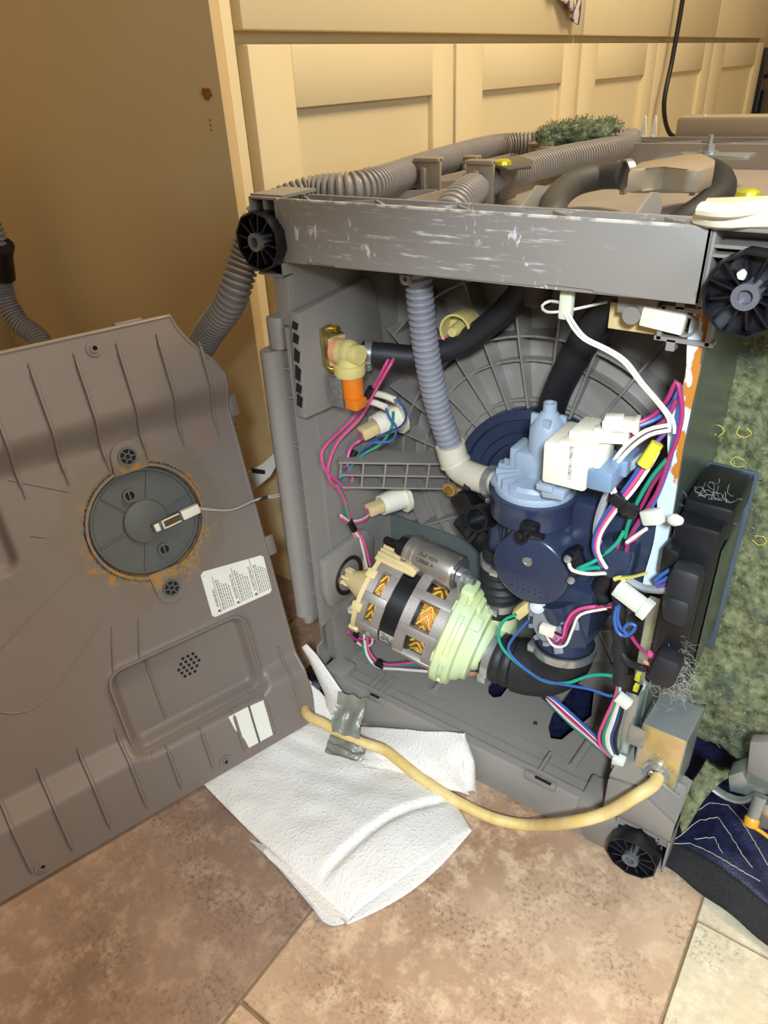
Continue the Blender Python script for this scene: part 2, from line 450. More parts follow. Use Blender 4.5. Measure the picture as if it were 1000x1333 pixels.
def cabinet(y0, y1, doors, label, side=False):
    r = empty('base_cabinet', ((XC - 0.25), (y0 + y1) / 2, 0), label, 'cabinet')
    c = MB(); c.bx((-0.86, y0 + (0.035 if side else 0.001), 0.10), (XC - 0.022, y1 - 0.001, 0.90))
    c.bx((-0.86, y0 + (0.035 if side else 0.001), 0.0), (XC - 0.08, y1 - 0.001, 0.10))
    obj('carcass', c, CABGAP, r)
    if side:
        s = MB(); s.bx((-0.86, y0, 0.0), (XC - 0.002, y0 + 0.016, 0.90), 0.001)
        sp = obj('side_panel', s, PANEL, r, 'bare cream side panel with a chipped edge')
        t = MB(); t.bx((XC - 0.022, y0 + 0.016, 0.0), (XC - 0.006, y0 + 0.036, 0.90), 0.0015); obj('edge_strip', t, CABINET, r)
        g = MB()
        for k in range(7):
            a = random.random() * 6.28; q = 0.006 * random.random() ** .5
            g.box((XC - 0.024 + q * math.cos(a) * .7, y0 - 0.0006 - .0002 * k, 0.688 + q * math.sin(a)), (.006, .0022, .007), (V((math.cos(a), 0, math.sin(a))), V((0, 1, 0)), V((-math.sin(a), 0, math.cos(a)))))
        for dz in (-.031, -.026, -.036): g.box((XC - 0.027, y0 - 0.0002, 0.688 + dz), (.0018, .001, .002))
        obj('chip', g, WOODRAW, sp, 'chipped patch of bare brown chipboard')
    ya0 = y0 + (0.045 if side else 0.004)
    d = MB(); d.bx((XC - 0.02, ya0, 0.749), (XC, y1 - 0.003, 0.89), 0.0018); obj('drawer_front', d, CABINET, r)
    for a, b, st in doors:
        f = MB(); z0, z1 = 0.105, 0.735
        f.bx((XC - .02, a, z0), (XC, a + st, z1), 0.0015); f.bx((XC - .02, b - st * .85, z0), (XC, b, z1), 0.0015)
        f.bx((XC - .02, a + st, z1 - 0.068), (XC, b - st * .85, z1), 0.0015); f.bx((XC - .02, a + st, z0), (XC, b - st * .85, z0 + .07), 0.0015)
        dr = obj('door', f, CABINET, r)
        p = MB(); p.bx((XC - .019, a + st, z0 + .06), (XC - .009, b - st * .85, z1 - .06)); obj('door_panel', p, CABINET, dr)
    return r


cabinet(0.175, 1.205, [(0.224, 0.686, 0.075), (0.695, 1.195, 0.09)], 'cream two-door base cabinet at the left end, beside the open niche', True)
cabinet(1.207, 2.262, [(1.212, 1.706, 0.09), (1.714, 2.254, 0.115)], 'cream two-door base cabinet in the middle, behind the hanging black cord')
cabinet(2.264, 2.98, [(2.268, 2.97, 0.13)], 'cream base cabinet farthest away, at the right edge')
b = MB(); b.bx((-0.86, 2.99, 0.0), (XC + 0.015, 3.44, 0.72), 0.004); b.bx((XC + .015, 3.01, .2), (XC + .03, 3.42, .58), .003); b.cyl((XC + .05, 3.03, .63), (XC + .05, 3.40, .63), .008)
tag(obj('oven', b, BLACKDEV), 'black appliance front just showing at the right edge beyond the cabinets', 'oven')

# towel over the drawer
t = MB()


def towel_fn(u, v):
    y = 0.93 + 0.21 * u; drop = 0.765 + (1 - u) ** 1.1 * 0.11
    z = 0.96 + (drop - 0.96) * v
    return V((XC + 0.012 + 0.006 * math.sin(u * 19) + 0.003 * math.sin(v * 9), y, z))


t.slab(towel_fn, 40, 30, (0.004, 0, 0))
t.bx((XC + .003, 1.12, .79), (XC + .012, 1.135, .96), .002)
tag(obj('dish_towel', t, TOWEL), 'blue and cream checked dish towel hanging over a cream drawer', 'towel')
t = MB(); t.tube([(-0.172, 1.765, 0.98), (-0.172, 1.768, 0.83), (-0.172, 1.752, 0.70), (-0.168, 1.72, 0.60), (-0.160, 1.77, 0.53), (-0.14, 1.83, 0.505), (-0.08, 1.9, 0.46), (-0.02, 1.9, 0.30), (0.05, 1.95, 0.06), (0.1, 2.1, 0.008), (0.4, 2.3, 0.008)], 0.006, 10, 0.012)
tag(obj('power_cord', t, CORDB), 'black cord hanging down in front of the cream cabinets', 'cord')

# ------------------------------------------------------------------ the dishwasher lying on its side
D = empty('dishwasher', (0.2, 0.30, 0.0), 'grey dishwasher lying on its side with its underside open and pump and wires showing', 'dishwasher')


def part(name, mb, m, label=None, parent=None, kind=None, **k):
    return obj(name, mb, m, parent or D, label, kind, **k)


# body behind the base (outside of the tub), steel side, back rail
s = MB(); s.bx((-0.02, 0.1855, 0.035), (0.384, 0.64, 0.560), 0.004)
part('tub', s, TUB)
s = MB(); s.bx((.389, .235, .10), (.60, .64, .556), .004); part('door', s, STEEL)

# top side panel = deck
s = MB(); s.bx((-0.045, 0.045, 0.562), (0.62, 0.63, 0.574), 0.001)
s.bx((0.12, 0.612, 0.574), (0.62, 0.620, 0.603)); s.bx((0.12, 0.645, 0.574), (0.62, 0.650, 0.608))
for k in range(12):
    xa = 0.13 + k * 0.042; c = V((xa + .02, .632, .590)); q = math.atan2(.026, .042) * (1 if k % 2 else -1)
    s.box(c, (.05, .0025, .028), (V((math.cos(q), math.sin(q), 0)), V((-math.sin(q), math.cos(q), 0)), V((0, 0, 1))))
# inner front wall of the deck and low step
s.bx((0.03, 0.046, 0.572), (0.40, 0.050, 0.604)); s.bx((0.06, 0.135, 0.573), (0.42, 0.150, 0.578), .001)
s.bx((-0.045, 0.05, 0.574), (-0.041, 0.60, 0.590)); s.bx((0.0, 0.30, 0.574), (0.004, 0.60, 0.592)); s.bx((0.045, 0.06, 0.574), (0.048, 0.60, 0.588))
for yy in (.10, .15, .22, .30, .38, .46, .54):
    s.box((0.022, yy, .582), (.06, .002, .016), (V((.8, .6, 0)), V((-.6, .8, 0)), V((0, 0, 1))))
    s.box((-0.02, yy + .03, .582), (.05, .002, .016), (V((.8, -.6, 0)), V((.6, .8, 0)), V((0, 0, 1))))
part('side_panel', s, DECK)
# fins
for (xx, yy, dx) in ((0.178, 0.165, 0.040), (0.285, 0.155, 0.036), (0.352, 0.115, 0.02)):
    s = MB(); pr = [(0, 0), (0.052, 0), (0.055, 0.022), (0.048, 0.032), (0.040, 0.033), (0.02, 0.016), (0, 0.003)]
    a = V((.35, 1, 0)).normalized()
    s.prism([V((xx, yy - .03, .574)) + a * p + V((0, 0, q)) for p, q in pr], V((.003, -.001, 0)))
    part('fin', s, DECK)
# hose clips along the channel
for (xx, yy, h) in ((-0.005, 0.20, .040), (0.03, 0.245, .046), (-0.02, 0.42, .03), (0.10, 0.235, .046), (0.02, .55, .034), (.06, .50, .034)):
    s = MB(); s.bx((xx - .016, yy - .002, .574), (xx + .016, yy + .002, .574 + h), .001); s.bx((xx - .016, yy - .006, .574 + h - .004), (xx + .016, yy + .008, .574 + h), .0008)
    s.bx((xx - .002, yy - .012, .574), (xx + .002, yy + .012, .574 + h * .8))
    part('hose_clip', s, BROWN)
s = MB(); s.prism([at(a, b, .612, 2) for a, b in ((640, 217), (650, 208), (675, 206), (694, 212), (692, 220), (660, 223))], (0, 0, .003), .001)
s.bx((.100, .27, .574), (.105, .31, .612)); cp = part('clip_plate', s, mat('dark_clip_plastic', '5d554d', .4))
s = MB(); s.lathe(at(655, 214, .615, 2), (0, 0, 1), [(0, .009), (.003, .0085), (.005, .005), (.0055, 0)], 12); obj('screw', s, YSCREW, cp, 'yellow screw')
# manifold
s = MB(); z0, z1 = .603, .621
pl = [at(818, 222, z1, 2), at(832, 211, z1, 2), at(880, 203, z1, 2), at(893, 200, z1, 2), at(917, 200, z1, 2), at(932, 207, z1, 2), at(931, 215, z1, 2), at(912, 221, z1, 2), at(895, 221, z1, 2), at(865, 216, z1, 2), at(840, 219, z1, 2)]
s.prism([V((p.x, p.y, z0)) for p in pl], (0, 0, z1 - z0), .0025)
MAN = part('water_manifold', s, BROWN, 'tan water manifold on the upper side')
s = MB(); s.cyl(at(870, 246, .575, 2), at(870, 246, .578, 2), .036, 24); obj('shadow_ring', s, GREY, MAN).name = 'shade_ring'  # grey disc on the deck standing in for the manifold's shadow

# hoses on top (the corrugated drain hose is one hose, in three bends; rubber hoses loop over the deck)
s = MB()
pts = [at(590, 272, .585, 2) + V((0, -.03, -.05)), at(590, 272, .585, 2), at(640, 236, .594, 2), at(720, 211, .597, 2), at(790, 196, .598, 2), at(815, 188, .600, 2),
       at(818, 183, .602, 2), V((.06, .64, .600)), V((.01, .645, .600)), at(700, 187, .600, 2), at(640, 192, .600, 2), at(560, 215, .602, 2), at(480, 243, .604, 2), V((-.02, .10, .600)), V((-.045, .06, .585)), V((-.062, .045, .550)), at(300, 392, .03), at(268, 440, .04), at(240, 500, .05)]
p2 = [V((-.16, .06, .33)), V((-.22, .05, .25)), V((-.30, .04, .20)), V((-.42, .02, .22)), V((-.52, .05, .29)), at(55, 448, .10), at(25, 420, .10), at(6, 385, .10), at(-2, 345, .10), at(-10, 300, .10), V((-.70, .10, .62))]
s.hose(pts + p2[:], .0168, .0060, .20, 20)
part('drain_hose', s, CORRL, 'grey corrugated drain hose looping over the upper side and down to the floor')
s = MB(); s.sweep([at(2, 318, .10), at(0, 333, .10), at(4, 362, .10)], .0185, 14); part('hose_cuff', s, BLACK, 'black hose cuff at the left edge')

s = MB(); s.tube([at(700, 395, .11), at(700, 350, .11), V((.21, .115, .56)), at(718, 285, .585, 2), at(722, 262, .592, 2), at(745, 240, .599, 2), at(780, 230, .603, 2), at(812, 228, .606, 2)], .0125, 14)
part('rubber_hose', s, DUSTY, 'dusty rubber hose from the manifold')
s = MB(); s.tube([at(903, 228, .603, 2), at(925, 226, .602, 2), at(938, 237, .598, 2), at(935, 256, .594, 2), at(912, 276, .588, 2), at(880, 300, .58, 2), at(840, 345, .06), at(797, 395, .075), at(770, 430, .085), at(740, 480, .10), at(722, 520, .115), at(712, 560, .13), at(705, 600, .14)], .0135, 14)
part('rubber_hose', s, RUBBER, 'rubber hose from the manifold down to the sump')
s = MB(); s.tube([at(472, 459, .075), at(500, 461, .085), at(550, 464, .105), at(600, 447, .12), at(645, 415, .125), at(680, 378, .12), at(703, 345, .11)], .0118, 14)
part('rubber_hose', s, RUBBER)
for p, q, r in ((at(810, 228, .606, 2), at(816, 227.5, .606, 2), .0142), (at(901, 228, .603, 2), at(907, 228, .603, 2), .0148)):
    s = MB(); d = (q - p).normalized(); s.ring(p, d, r - .0022, r, .007); s.box(p + d * .0035 + V((0, 0, -r - .001)), (.005, .008, .004)); part('hose_clamp', s, CLAMP)

# ---- base frame: front beam
s = MB()
BX0, BX1 = 0.030, 0.388
s.prism([(BX0, 0, .613), (BX1, 0, .613), (BX1, 0, .5655), (.318, 0, .5655), (.318, 0, .5685), (.282, 0, .5685), (.282, 0, .5655), (.09, 0, .5605), (.09, 0, .5635), (.058, 0, .5635), (.058, 0, .560), (BX0, 0, .560)], (0, .0035, 0), .001)
s.bx((BX1 - .0035, 0, .5655), (BX1, .042, .613), .001); s.bx((BX0, .0385, .572), (BX1, .042, .611), .0006)
s.prism([(BX0, .002, .560), (BX1, .002, .5655), (BX1, .042, .5655), (BX0, .042, .560)], (0, 0, .004))
n = 9
for k in range(n):
    xa, xb = BX0 + (BX1 - BX0) * k / n, BX0 + (BX1 - BX0) * (k + 1) / n
    ya, yb = (.004, .038) if k % 2 else (.038, .004)
    d = V((xb - xa, yb - ya, 0)); L = d.length; d.normalize()
    s.box(((xa + xb) / 2, .021, .588), (L, .0018, .044), (d, V((-d.y, d.x, 0)), V((0, 0, 1))))
part('front_beam', s, GREYB, 'grey beam with white scuffs and scratches', recalc=False)


def foot(c, rot, r=.0255):
    """levelling foot: eight-sided ribbed disc on a threaded sleeve, axis along y"""
    c = V(c); s = MB(); n = 10
    s.lathe(c + V((0, .001, 0)), (0, 1, 0), [(0.006, r * .3), (0.006, r * .97), (.012, r * .97), (.012, 0)], n, rot)
    s.lathe(c + V((0, -.006, 0)), (0, 1, 0), [(0, r * .94), (0, r), (.017, r), (.017, r * .94), (0, r * .94)], n, rot)
    for k in range(12):
        a = rot + 2 * PI * k / 12 + .1; d = V((math.cos(a), 0, math.sin(a))); L = r * (.62 if k % 3 else .5)
        o = r * .30
        s.box(c + d * (o + L / 2) + V((0, .0015, 0)), (L, .013, .0013), (d, V((0, 1, 0)), V((-d.z, 0, d.x))))
    f = part('levelling_foot', s, BLACKM)
    h = MB(); h.ring(c + V((0, -.009, 0)), (0, 1, 0), r * .17, r * .31, .03, 18); h.cyl(c + V((0, -.004, 0)), c + V((0, .02, 0)), r * .18, 12)
    obj('hub', h, mat('worn_hub', '6f7076', .3, metal=.3), f)
    b_ = MB(); b_.cyl(c + V((0, .01, 0)), c + V((0, .032, 0)), r * .8, 14); obj('sleeve', b_, BLACK, f)
    return f


# ---- corner blocks with pockets
def pocket(x0, x1, z0, z1, y1, th, vx, hz, hx=None):
    s = MB(); s.bx((x0, y1 - .002, z0), (x1, y1, z1))
    s.bx((x0, 0, z0), (x0 + th, y1, z1), .0005); s.bx((x1 - th, 0, z0), (x1, y1, z1), .0005); s.bx((x0, 0, z1 - th), (x1, y1, z1), .0005); s.bx((x0, 0, z0), (x1, y1, z0 + th), .0005)
    for z in hz: s.bx((x0, .002, z), (x1, y1, z + .002))
    for x, za, zb in vx: s.bx((x, .002, za), (x + .002, y1, zb))
    return s


s = pocket(-.002, .030, .546, .613, .034, .002, [(.013, .600, .613)], [.5965]); s.bx((-.004, .005, .612), (.034, .05, .6145))
part('corner_block', s, GREY)
s = pocket(.388, .462, .563, .613, .030, .0022, [(.440, .59, .613)], [.6005, .595])
part('corner_block', s, GREY)
foot((.0135, -.006, .578), .25); foot((.417, -.012, .579), .1)
s = MB(); s.prism([at(958, 356, -.02), at(966, 351, -.02), at(972, 356, -.02), at(968, 366, -.02), at(960, 364, -.02)], (0, .006, 0), .001); part('paint_fleck', s, WHITE, 'white fleck stuck in the foot')

# ---- left side: rounded column, wall, valve plate
s = MB()
prof = [(-.008, .0), (-.006, -.008), (.0, -.012), (.007, -.010), (.011, -.002), (.011, .03), (-.008, .03)]
s.prism([(x, y, .145) for x, y in prof], (0, 0, .33)); s.prism([(x + .006, y * .55 + .004, .475) for x, y in prof], (0, 0, .032), .002)
s.prism([(x * .8, y * .6 + .004, .128) for x, y in prof], (0, 0, .018), .003)
part('edge_column', s, GREY, 'rounded scuffed rail at the left edge', sharp=60)
s = MB(); s.bx((.008, .026, .06), (.03, .030, .555))                      # recessed web behind the rail
for z in (.175, .225, .27, .32, .37, .425, .455): s.bx((.010, .004, z), (.026, .028, z + .002))
s.bx((.0245, -.001, .135), (.0285, .184, .50)); s.bx((.0285, .012, .50), (.0315, .184, .562)); s.bx((.0265, .02, .045), (.0305, .184, .14))
s.bx((-.006, .03, .04), (-.002, .17, .56))
s.bx((.012, .004, .50), (.03, .03, .548), .001)
part('left_wall', s, GREY)
# thick raised plate that carries the valve, lower block with the round grommet
s = MB()
f = lambda a, b, x: at(a, b, x, 0)
XV = .043
s.prism([f(390, 408, XV), f(478, 362, XV), f(488, 372, XV), f(497, 425, XV), f(500, 500, XV), f(398, 545, XV)], (-.012, 0, 0), .0012)
vp = part('valve_plate', s, GREY)
s = MB()
for k, (a, b, h) in enumerate(((384, 424, 7), (387, 440, 9), (389, 462, 12), (392, 485, 14), (394, 505, 9), (396, 522, 12))):
    t_ = (b - 408) / 137; p = f(390, 408, XV).lerp(f(398, 545, XV), t_) + V((-.0062, -.0009, 0)); s.prism([p + V((-.0042, 0, -h * .0004)), p + V((.0022, 0, -h * .0006)), p + V((.0042, 0, h * .0003)), p + V((-.002, 0, h * .0006))], (0, .0022, 0))
obj('slot', s, SLOT, vp, 'row of torn dark openings')
s = MB(); XB = .040
s.prism([f(423, 732, XB), f(478, 690, XB), f(488, 700, XB), f(488, 745, XB), f(468, 768, XB), f(432, 792, XB), f(426, 775, XB)], (-.012, 0, 0), .003)
gb = part('grommet_block', s, GREY)
s = MB(); c = f(455, 749, XB + .001); s.lathe(c, (1, 0, 0), [(-.004, .026), (.001, .025), (.0005, .021), (-.003, .018), (-.003, 0)], 28); obj('grommet', s, GREASE, gb, 'dark brown rubber grommet')
s = MB(); s.lathe(f(457, 630, .0295) + V((0, .01, 0)), (1, 0, 0), [(0, .001), (.0012, .001)], 8); part('wall_rivet', s, SLOT)

# ---- bottom of the cavity: floor with openings, front sill, right block
FZ = .046


def poly_plate(outer, holes, z, th):
    bm = bmesh.new(); edges = []
    for loop in [outer] + holes:
        vs = [bm.verts.new((p[0], p[1], z)) for p in loop]
        edges += [bm.edges.new((vs[i], vs[(i + 1) % len(vs)])) for i in range(len(vs))]
    r = bmesh.ops.triangle_fill(bm, use_beauty=True, use_dissolve=True, edges=edges)
    fs = [g for g in bm.faces]
    bmesh.ops.recalc_face_normals(bm, faces=fs)
    ex = bmesh.ops.extrude_face_region(bm, geom=bm.faces[:])
    for v in [g for g in ex['geom'] if isinstance(g, bmesh.types.BMVert)]: v.co.z -= th
    bmesh.ops.recalc_face_normals(bm, faces=bm.faces[:])
    mb = MB(); bm.verts.index_update(); mb.add([v.co for v in bm.verts], [[v.index for v in f_.verts] for f_ in bm.faces]); bm.free(); return mb


h1 = [at(a, b, FZ, 2) for a, b in ((636, 893), (636, 902), (642, 908), (652, 907), (668, 886), (672, 872), (655, 868))]
h2 = [at(a, b, FZ, 2) for a, b in ((714, 947), (719, 930), (746, 892), (753, 887), (774, 895), (770, 932), (731, 963), (717, 961))]
s = poly_plate([(.024, .0505), (.385, .0505), (.385, .184), (.024, .184)], [h1, h2], FZ, .004)
part('floor_plate', s, TUB, sharp=30)
s = MB()
for (a, b), (c, d) in (((745, 998), (790, 930)), ((565, 900), (580, 880))):
    s = MB(); s.cyl(at(a, b, FZ + .002, 2), at(c, d, FZ + .002, 2), .0045, 12); part('tube_rib', s, TUB)
s = MB(); s.cyl(at(697, 942, FZ, 2), at(697, 942, FZ + .0008, 2), .0028, 12)
part('floor_hole', s, SLOT)
s = MB()
# sill: stepped section swept along x
sec = [(.0, .004), (.0, .052), (.003, .056), (.012, .0565), (.015, .050), (.030, .050), (.033, .046), (.05, .046), (.05, .042), (.012, .042), (.008, .036), (.006, .004)]
s.prism([(.012, y, z) for y, z in sec], (.372, 0, 0))
for xa in (.085, .10, .31): s.bx((xa, .006, .05), (xa + .003, .04, .0565))
s.bx((.30, -.0025, .050), (.335, .004, .0595), .001); s.bx((.09, -.0015, .050), (.116, .004, .059), .001)
s.bx((.02, .001, .04), (.05, .03, .062), .002)
s.prism([(.012, .0, .004), (.012, .0, .05), (-.006, .02, .07), (-.006, .10, .10), (-.006, .10, .03)], (.003, .0, 0))
s.prism([(.372, -.0005, .002), (.394, -.0005, .002), (.401, -.0005, .010), (.401, -.0005, .050), (.394, -.0005, .056), (.36, -.0005, .056), (.355, -.0005, .030)], (0, .04, 0), .002)
sill = part('front_sill', s, GREY)
s = MB(); s.bx((.312, -.003, .0597), (.330, .0005, .0603)); s.bx((.095, -.002, .0592), (.108, .0015, .0598)); obj('slot', s, SLOT, sill)
# right lower block: sloping top
s = pocket(.400, .452, .012, .062, .036, .0022, [(.44, .02, .06)], [.048, .053])
s.prism([(.385, .0, .060), (.385, .0, .105), (.41, .0, .110), (.4515, .0, .085), (.4515, .0, .060)], (0, .004, 0), .001)
s.prism([(.385, .004, .108), (.41, .004, .112), (.4515, .004, .086), (.4515, .06, .086), (.41, .06, .112), (.385, .06, .108)], (0, 0, -.003))
s.bx((.38, .036, .01), (.45, .04, .1), .001)
part('corner_block', s, GREY)
foot((.423, -.010, .031), .35)
foot((.012, -.004, .033), .2)

# ---- back plate of the cavity (tub bottom) with radial ribs, rings and centre bowl
CX, CZ, CY = .225, .300, .150
s = MB(); s.bx((.01, CY + .030, .04), (.3865, CY + .034, .565))
part('tub_bottom', s, TUB)
tb = bpy.data.objects['tub_bottom']
ribs = [-172, -150, -128, -105, -85, -60, -35, -10, 12, 30, 46, 60, 74, 87, 100, 113, 126, 140, 154, 168]
for k, a in enumerate(ribs):
    a = math.radians(a); d = V((math.cos(a), 0, math.sin(a)))
    # length up to the cavity's frame
    L1 = min((.385 - CX) / d.x if d.x > 1e-3 else (.035 - CX) / d.x if d.x < -1e-3 else 9, (.56 - CZ) / d.z if d.z > 1e-3 else (.05 - CZ) / d.z if d.z < -1e-3 else 9)
    r0 = .100
    if L1 < r0 + .03: continue
    s = MB(); nrm = V((-d.z, 0, d.x))
    c0 = V((CX, CY, CZ))
    s.prism([c0 + d * r0 + V((0, .004, 0)), c0 + d * .165 + V((0, .000, 0)), c0 + d * L1, c0 + d * L1 + V((0, .032, 0)), c0 + d * r0 + V((0, .032, 0))], nrm * .0022)
    obj('rib', s, TUB, tb)
for r, h in ((.108, .024), (.150, .024), (.176, .030), (.238, .030)):
    s = MB(); n = 72; vs = []; segs = []
    pts = []
    for k in range(n + 1):
        a = 2 * PI * k / n; p = V((CX + r * math.cos(a), CY + .032, CZ + r * math.sin(a)))
        pts.append(p if (.036 < p.x < .385 and .05 < p.z < .558) else None)
    run = []
    for p in pts + [None]:
        if p is not None: run.append(p)
        else:
            if len(run) > 1:
                s = MB()
                for a_, b_ in zip(run, run[1:]):
                    d = (b_ - a_); L = d.length; d.normalize(); s.box((a_ + b_) / 2 + V((0, -h / 2, 0)), (L * 1.02, h, .0022), (d, V((0, 1, 0)), d.cross(V((0, 1, 0)))))
                obj('ring_rib', s, TUB, tb)
            run = []
# cone between the ribs
s = MB(); s.lathe((CX, CY + .0301, CZ), (0, -1, 0), [(0, .20), (.001, .176), (.007, .172), (.009, .152), (.012, .148), (.015, .108), (.015, .100), (.015, .02)], 72); obj('dish', s, TUB, tb)
# box rib at the left
s = MB(); A = at(432, 606, .135); Bq = at(582, 607, .135); C2 = at(582, 634, .135); Dq = at(436, 634, .135)
A.x = max(A.x, .03)
A, Dq = at(441, 602, .036, 0), at(445, 634, .036, 0); Bq, C2 = at(586, 604, .135), at(584, 636, .135)
for p, q in ((A, Bq), (Dq, C2), ((A + Dq) / 2, (Bq + C2) / 2)):
    d = (q - p); L = d.length; d.normalize(); e_ = V((-d.y, d.x, 0)).normalized(); s.box((p + q) / 2 + e_ * .014, (L, .03, .0022), (d, e_, d.cross(e_)))
for k in range(6):
    t_ = k / 5; p = A.lerp(Bq, t_); q = Dq.lerp(C2, t_); s.box((p + q) / 2 + e_ * .014, (.002, .028, (p - q).length), (d, e_, d.cross(e_)))
obj('box_rib', s, TUB, tb)
s = MB(); s.lathe((CX, CY + .012, CZ), (0, -1, 0), [(0, .100), (.012, .100), (.014, .097), (.014, .090), (.008, .088), (.008, .076), (.012, .074), (.012, .066), (.006, .064), (.006, .02), (.006, 0)], 56)
part('sump_bowl', s, NAVY)

# steel partition behind the motor
s = MB(); P = [at(505, 668, .147), at(606, 703, .147), at(700, 738, .147), at(712, 800, .147), at(590, 860, .147), at(510, 760, .147)]
P[3] = V((P[2].x + .01, .147, .05)); P[4] = V((.10, .147, .05)); P[5] = V((P[0].x, .147, .05))
s.prism(P, (0, .002, 0), .0004); part('partition', s, PLATE)

# ---- inlet valve
s = MB(); XW = .0435
s.prism([f(415, 428, XW), f(428, 421, XW), f(446, 433, XW), f(442, 478, XW), f(430, 487, XW), f(420, 476, XW)], (.003, 0, 0), .001)
iv = part('inlet_valve', s, mat('yellow_zinc', 'b0a070', .25, metal=.8, var=.1), 'inlet valve with orange coil')
s = MB()
for a, b in ((432, 427), (432, 481)): s.cyl(f(a, b, XW + .003), f(a, b, XW + .003) + V((.008, 0, 0)), .0035, 10)
obj('screw', s, BRASS, iv)
s = MB(); s.prism([f(426, 441, XW + .003), f(443, 433, XW + .003), f(444, 472, XW + .003), f(428, 477, XW + .003)], (.007, 0, 0), .0015); obj('mount_plate', s, CREAM, iv)
c = f(437, 456, XW + .009)
s = MB(); s.cyl(c, c + V((.007, 0, 0)), .0125, 20); obj('inlet_collar', s, PEACH, iv)
s = MB(); vb = c + V((.015, .001, 0)); s.lathe(c + V((.005, 0, 0)), (1, 0, 0), [(0, .0122), (.006, .0122), (.012, .0110), (.02, .0098), (.026, .0095)], 20)
s.ball(vb, .0130, n=18)
s.lathe(vb + V((0, 0, -.002)), (0, 0, -1), [(0, .012), (.009, .0125), (.010, .0160), (.018, .0160), (.021, .0145), (.022, 0)], 24)
obj('valve_body', s, YELLOWED, iv)
s = MB(); cb = vb + V((.002, 0, -.024)); s.lathe(cb, (0, 0, -1), [(0, .0112), (.020, .0112), (.026, .009), (.026, 0)], 20); s.bx(cb + V((.0, -.013, -.030)), cb + V((.014, .004, -.020)), .001); obj('coil', s, ORANGE, iv)
s = MB(); s.bx(cb + V((-.0155, -.0145, -.029)), cb + V((-.003, -.0115, .001)), .0006); s.bx(cb + V((-.0165, -.0145, -.029)), cb + V((-.0145, .010, .001)), .0006); yk = obj('coil_frame', s, mat('printed_coil_frame', '8b8d88', .35, metal=.5, var=.25, scale=250), iv)
s = MB(); d = (at(500, 461, .085) - at(472, 459, .075)).normalized(); p = at(476, 459.5, .077); s.ring(p, d, .0115, .0136, .0075); s.box(p + d * .004 + V((0, -.004, -.0145)), (.008, .006, .005), None, .001); part('hose_clamp', s, CLAMP)
# spade terminals
for a, b, c_, d_ in ((488, 512, 513, 520), (478, 522, 502, 530)):
    s = MB(); s.tube([at(a, b, .085), at((a + c_) / 2, (b + d_) / 2 - 1, .082), at(c_, d_, .08)], .0036, 10); part('terminal_sleeve', s, IVORY)

# ---- white conical sockets with cream plugs (three on the back plate)
def socket(p_base, p_end, r, plug=True):
    a = (p_end - p_base).normalized(); L = (p_end - p_base).length; s = MB()
    s.lathe(p_base, a, [(0, r * 1.35), (L * .12, r * 1.35), (L * .13, r), (L, r * .82), (L, r * .66), (L * .6, r * .66), (L * .6, 0)], 12)
    k = part('lamp_socket', s, IVORY); k.name = 'plug_socket'
    if plug:
        u, v_, a = basis(a); q = MB(); q.box(p_end + a * .006, (r * .95, r * .75, .026), (u, v_, a), .0012); obj('plug', q, CREAM, k)
        h = MB(); h.box(p_end + a * .0185, (r * .5, r * .4, .002), (u, v_, a)); obj('plug_hole', h, WIRE['pink'], k)
    return k


socket(at(519, 540, .135), at(488, 556, .105), .0165); socket(at(527, 645, .14), at(496, 658, .108), .0155)
# upper one: open half shell
s = MB(); c = at(604, 424, .135); a = (at(590, 432, .11) - c).normalized(); s.lathe(c, a, [(-.006, .017), (.022, .0165), (.022, .0145), (.002, .0145), (.002, 0)], 20); s.lathe(c, a, [(.0, .008), (.018, .0065), (.028, .0045), (.028, 0)], 12)
part('float_socket', s, YELLOWED).name = 'plug_socket.002'
s = MB(); s.bx(c + V((.004, -.018, -.014)), c + V((.011, -.010, -.003))); part('contact', s, BLACK)

# ---- corrugated hose in the cavity, elbow, clamp
s = MB(); s.hose([at(540, 335, .065), at(545, 365, .065), at(549, 410, .068), at(557, 470, .075), at(570, 530, .085), at(588, 585, .092)], .0130, .0062, .22, 20)
part('corrugated_hose', s, CORR, 'grey corrugated hose running down to the elbow')
s = MB(); path = spline([at(586, 578, .090), at(592, 600, .092), at(602, 613, .090), at(622, 622, .083), at(650, 630, .075)], .004)
s.sweep(path, lambda i: .0155 if i < 6 else .0143, 20); s.ring(path[5], path[6] - path[4], .014, .0165, .003)
part('elbow_pipe', s, ELBOW, 'cream elbow pipe')
s = MB(); p = at(640, 627, .078); d = (at(650, 630, .075) - at(622, 622, .083)).normalized(); s.ring(p, d, .0145, .0172, .008); s.box(p + d * .004 + V((0, -.006, -.018)), (.009, .008, .007), None, .001); part('hose_clamp', s, CLAMP)
s = MB(); p = at(588, 635, .115); s.cyl(p, p + V((0, -.006, 0)), .008, 16); s.box(p + V((.014, .004, -.004)), (.026, .012, .012), None, .002); bk = part('screw_tab', s, mat('tan_tab', '8f7650', .45))
s = MB(); s.lathe(p + V((0, -.006, 0)), (0, -1, 0), [(0, .005), (.003, .0045), (.004, .002), (.004, 0)], 10); obj('screw', s, BRASS, bk, 'brass screw')

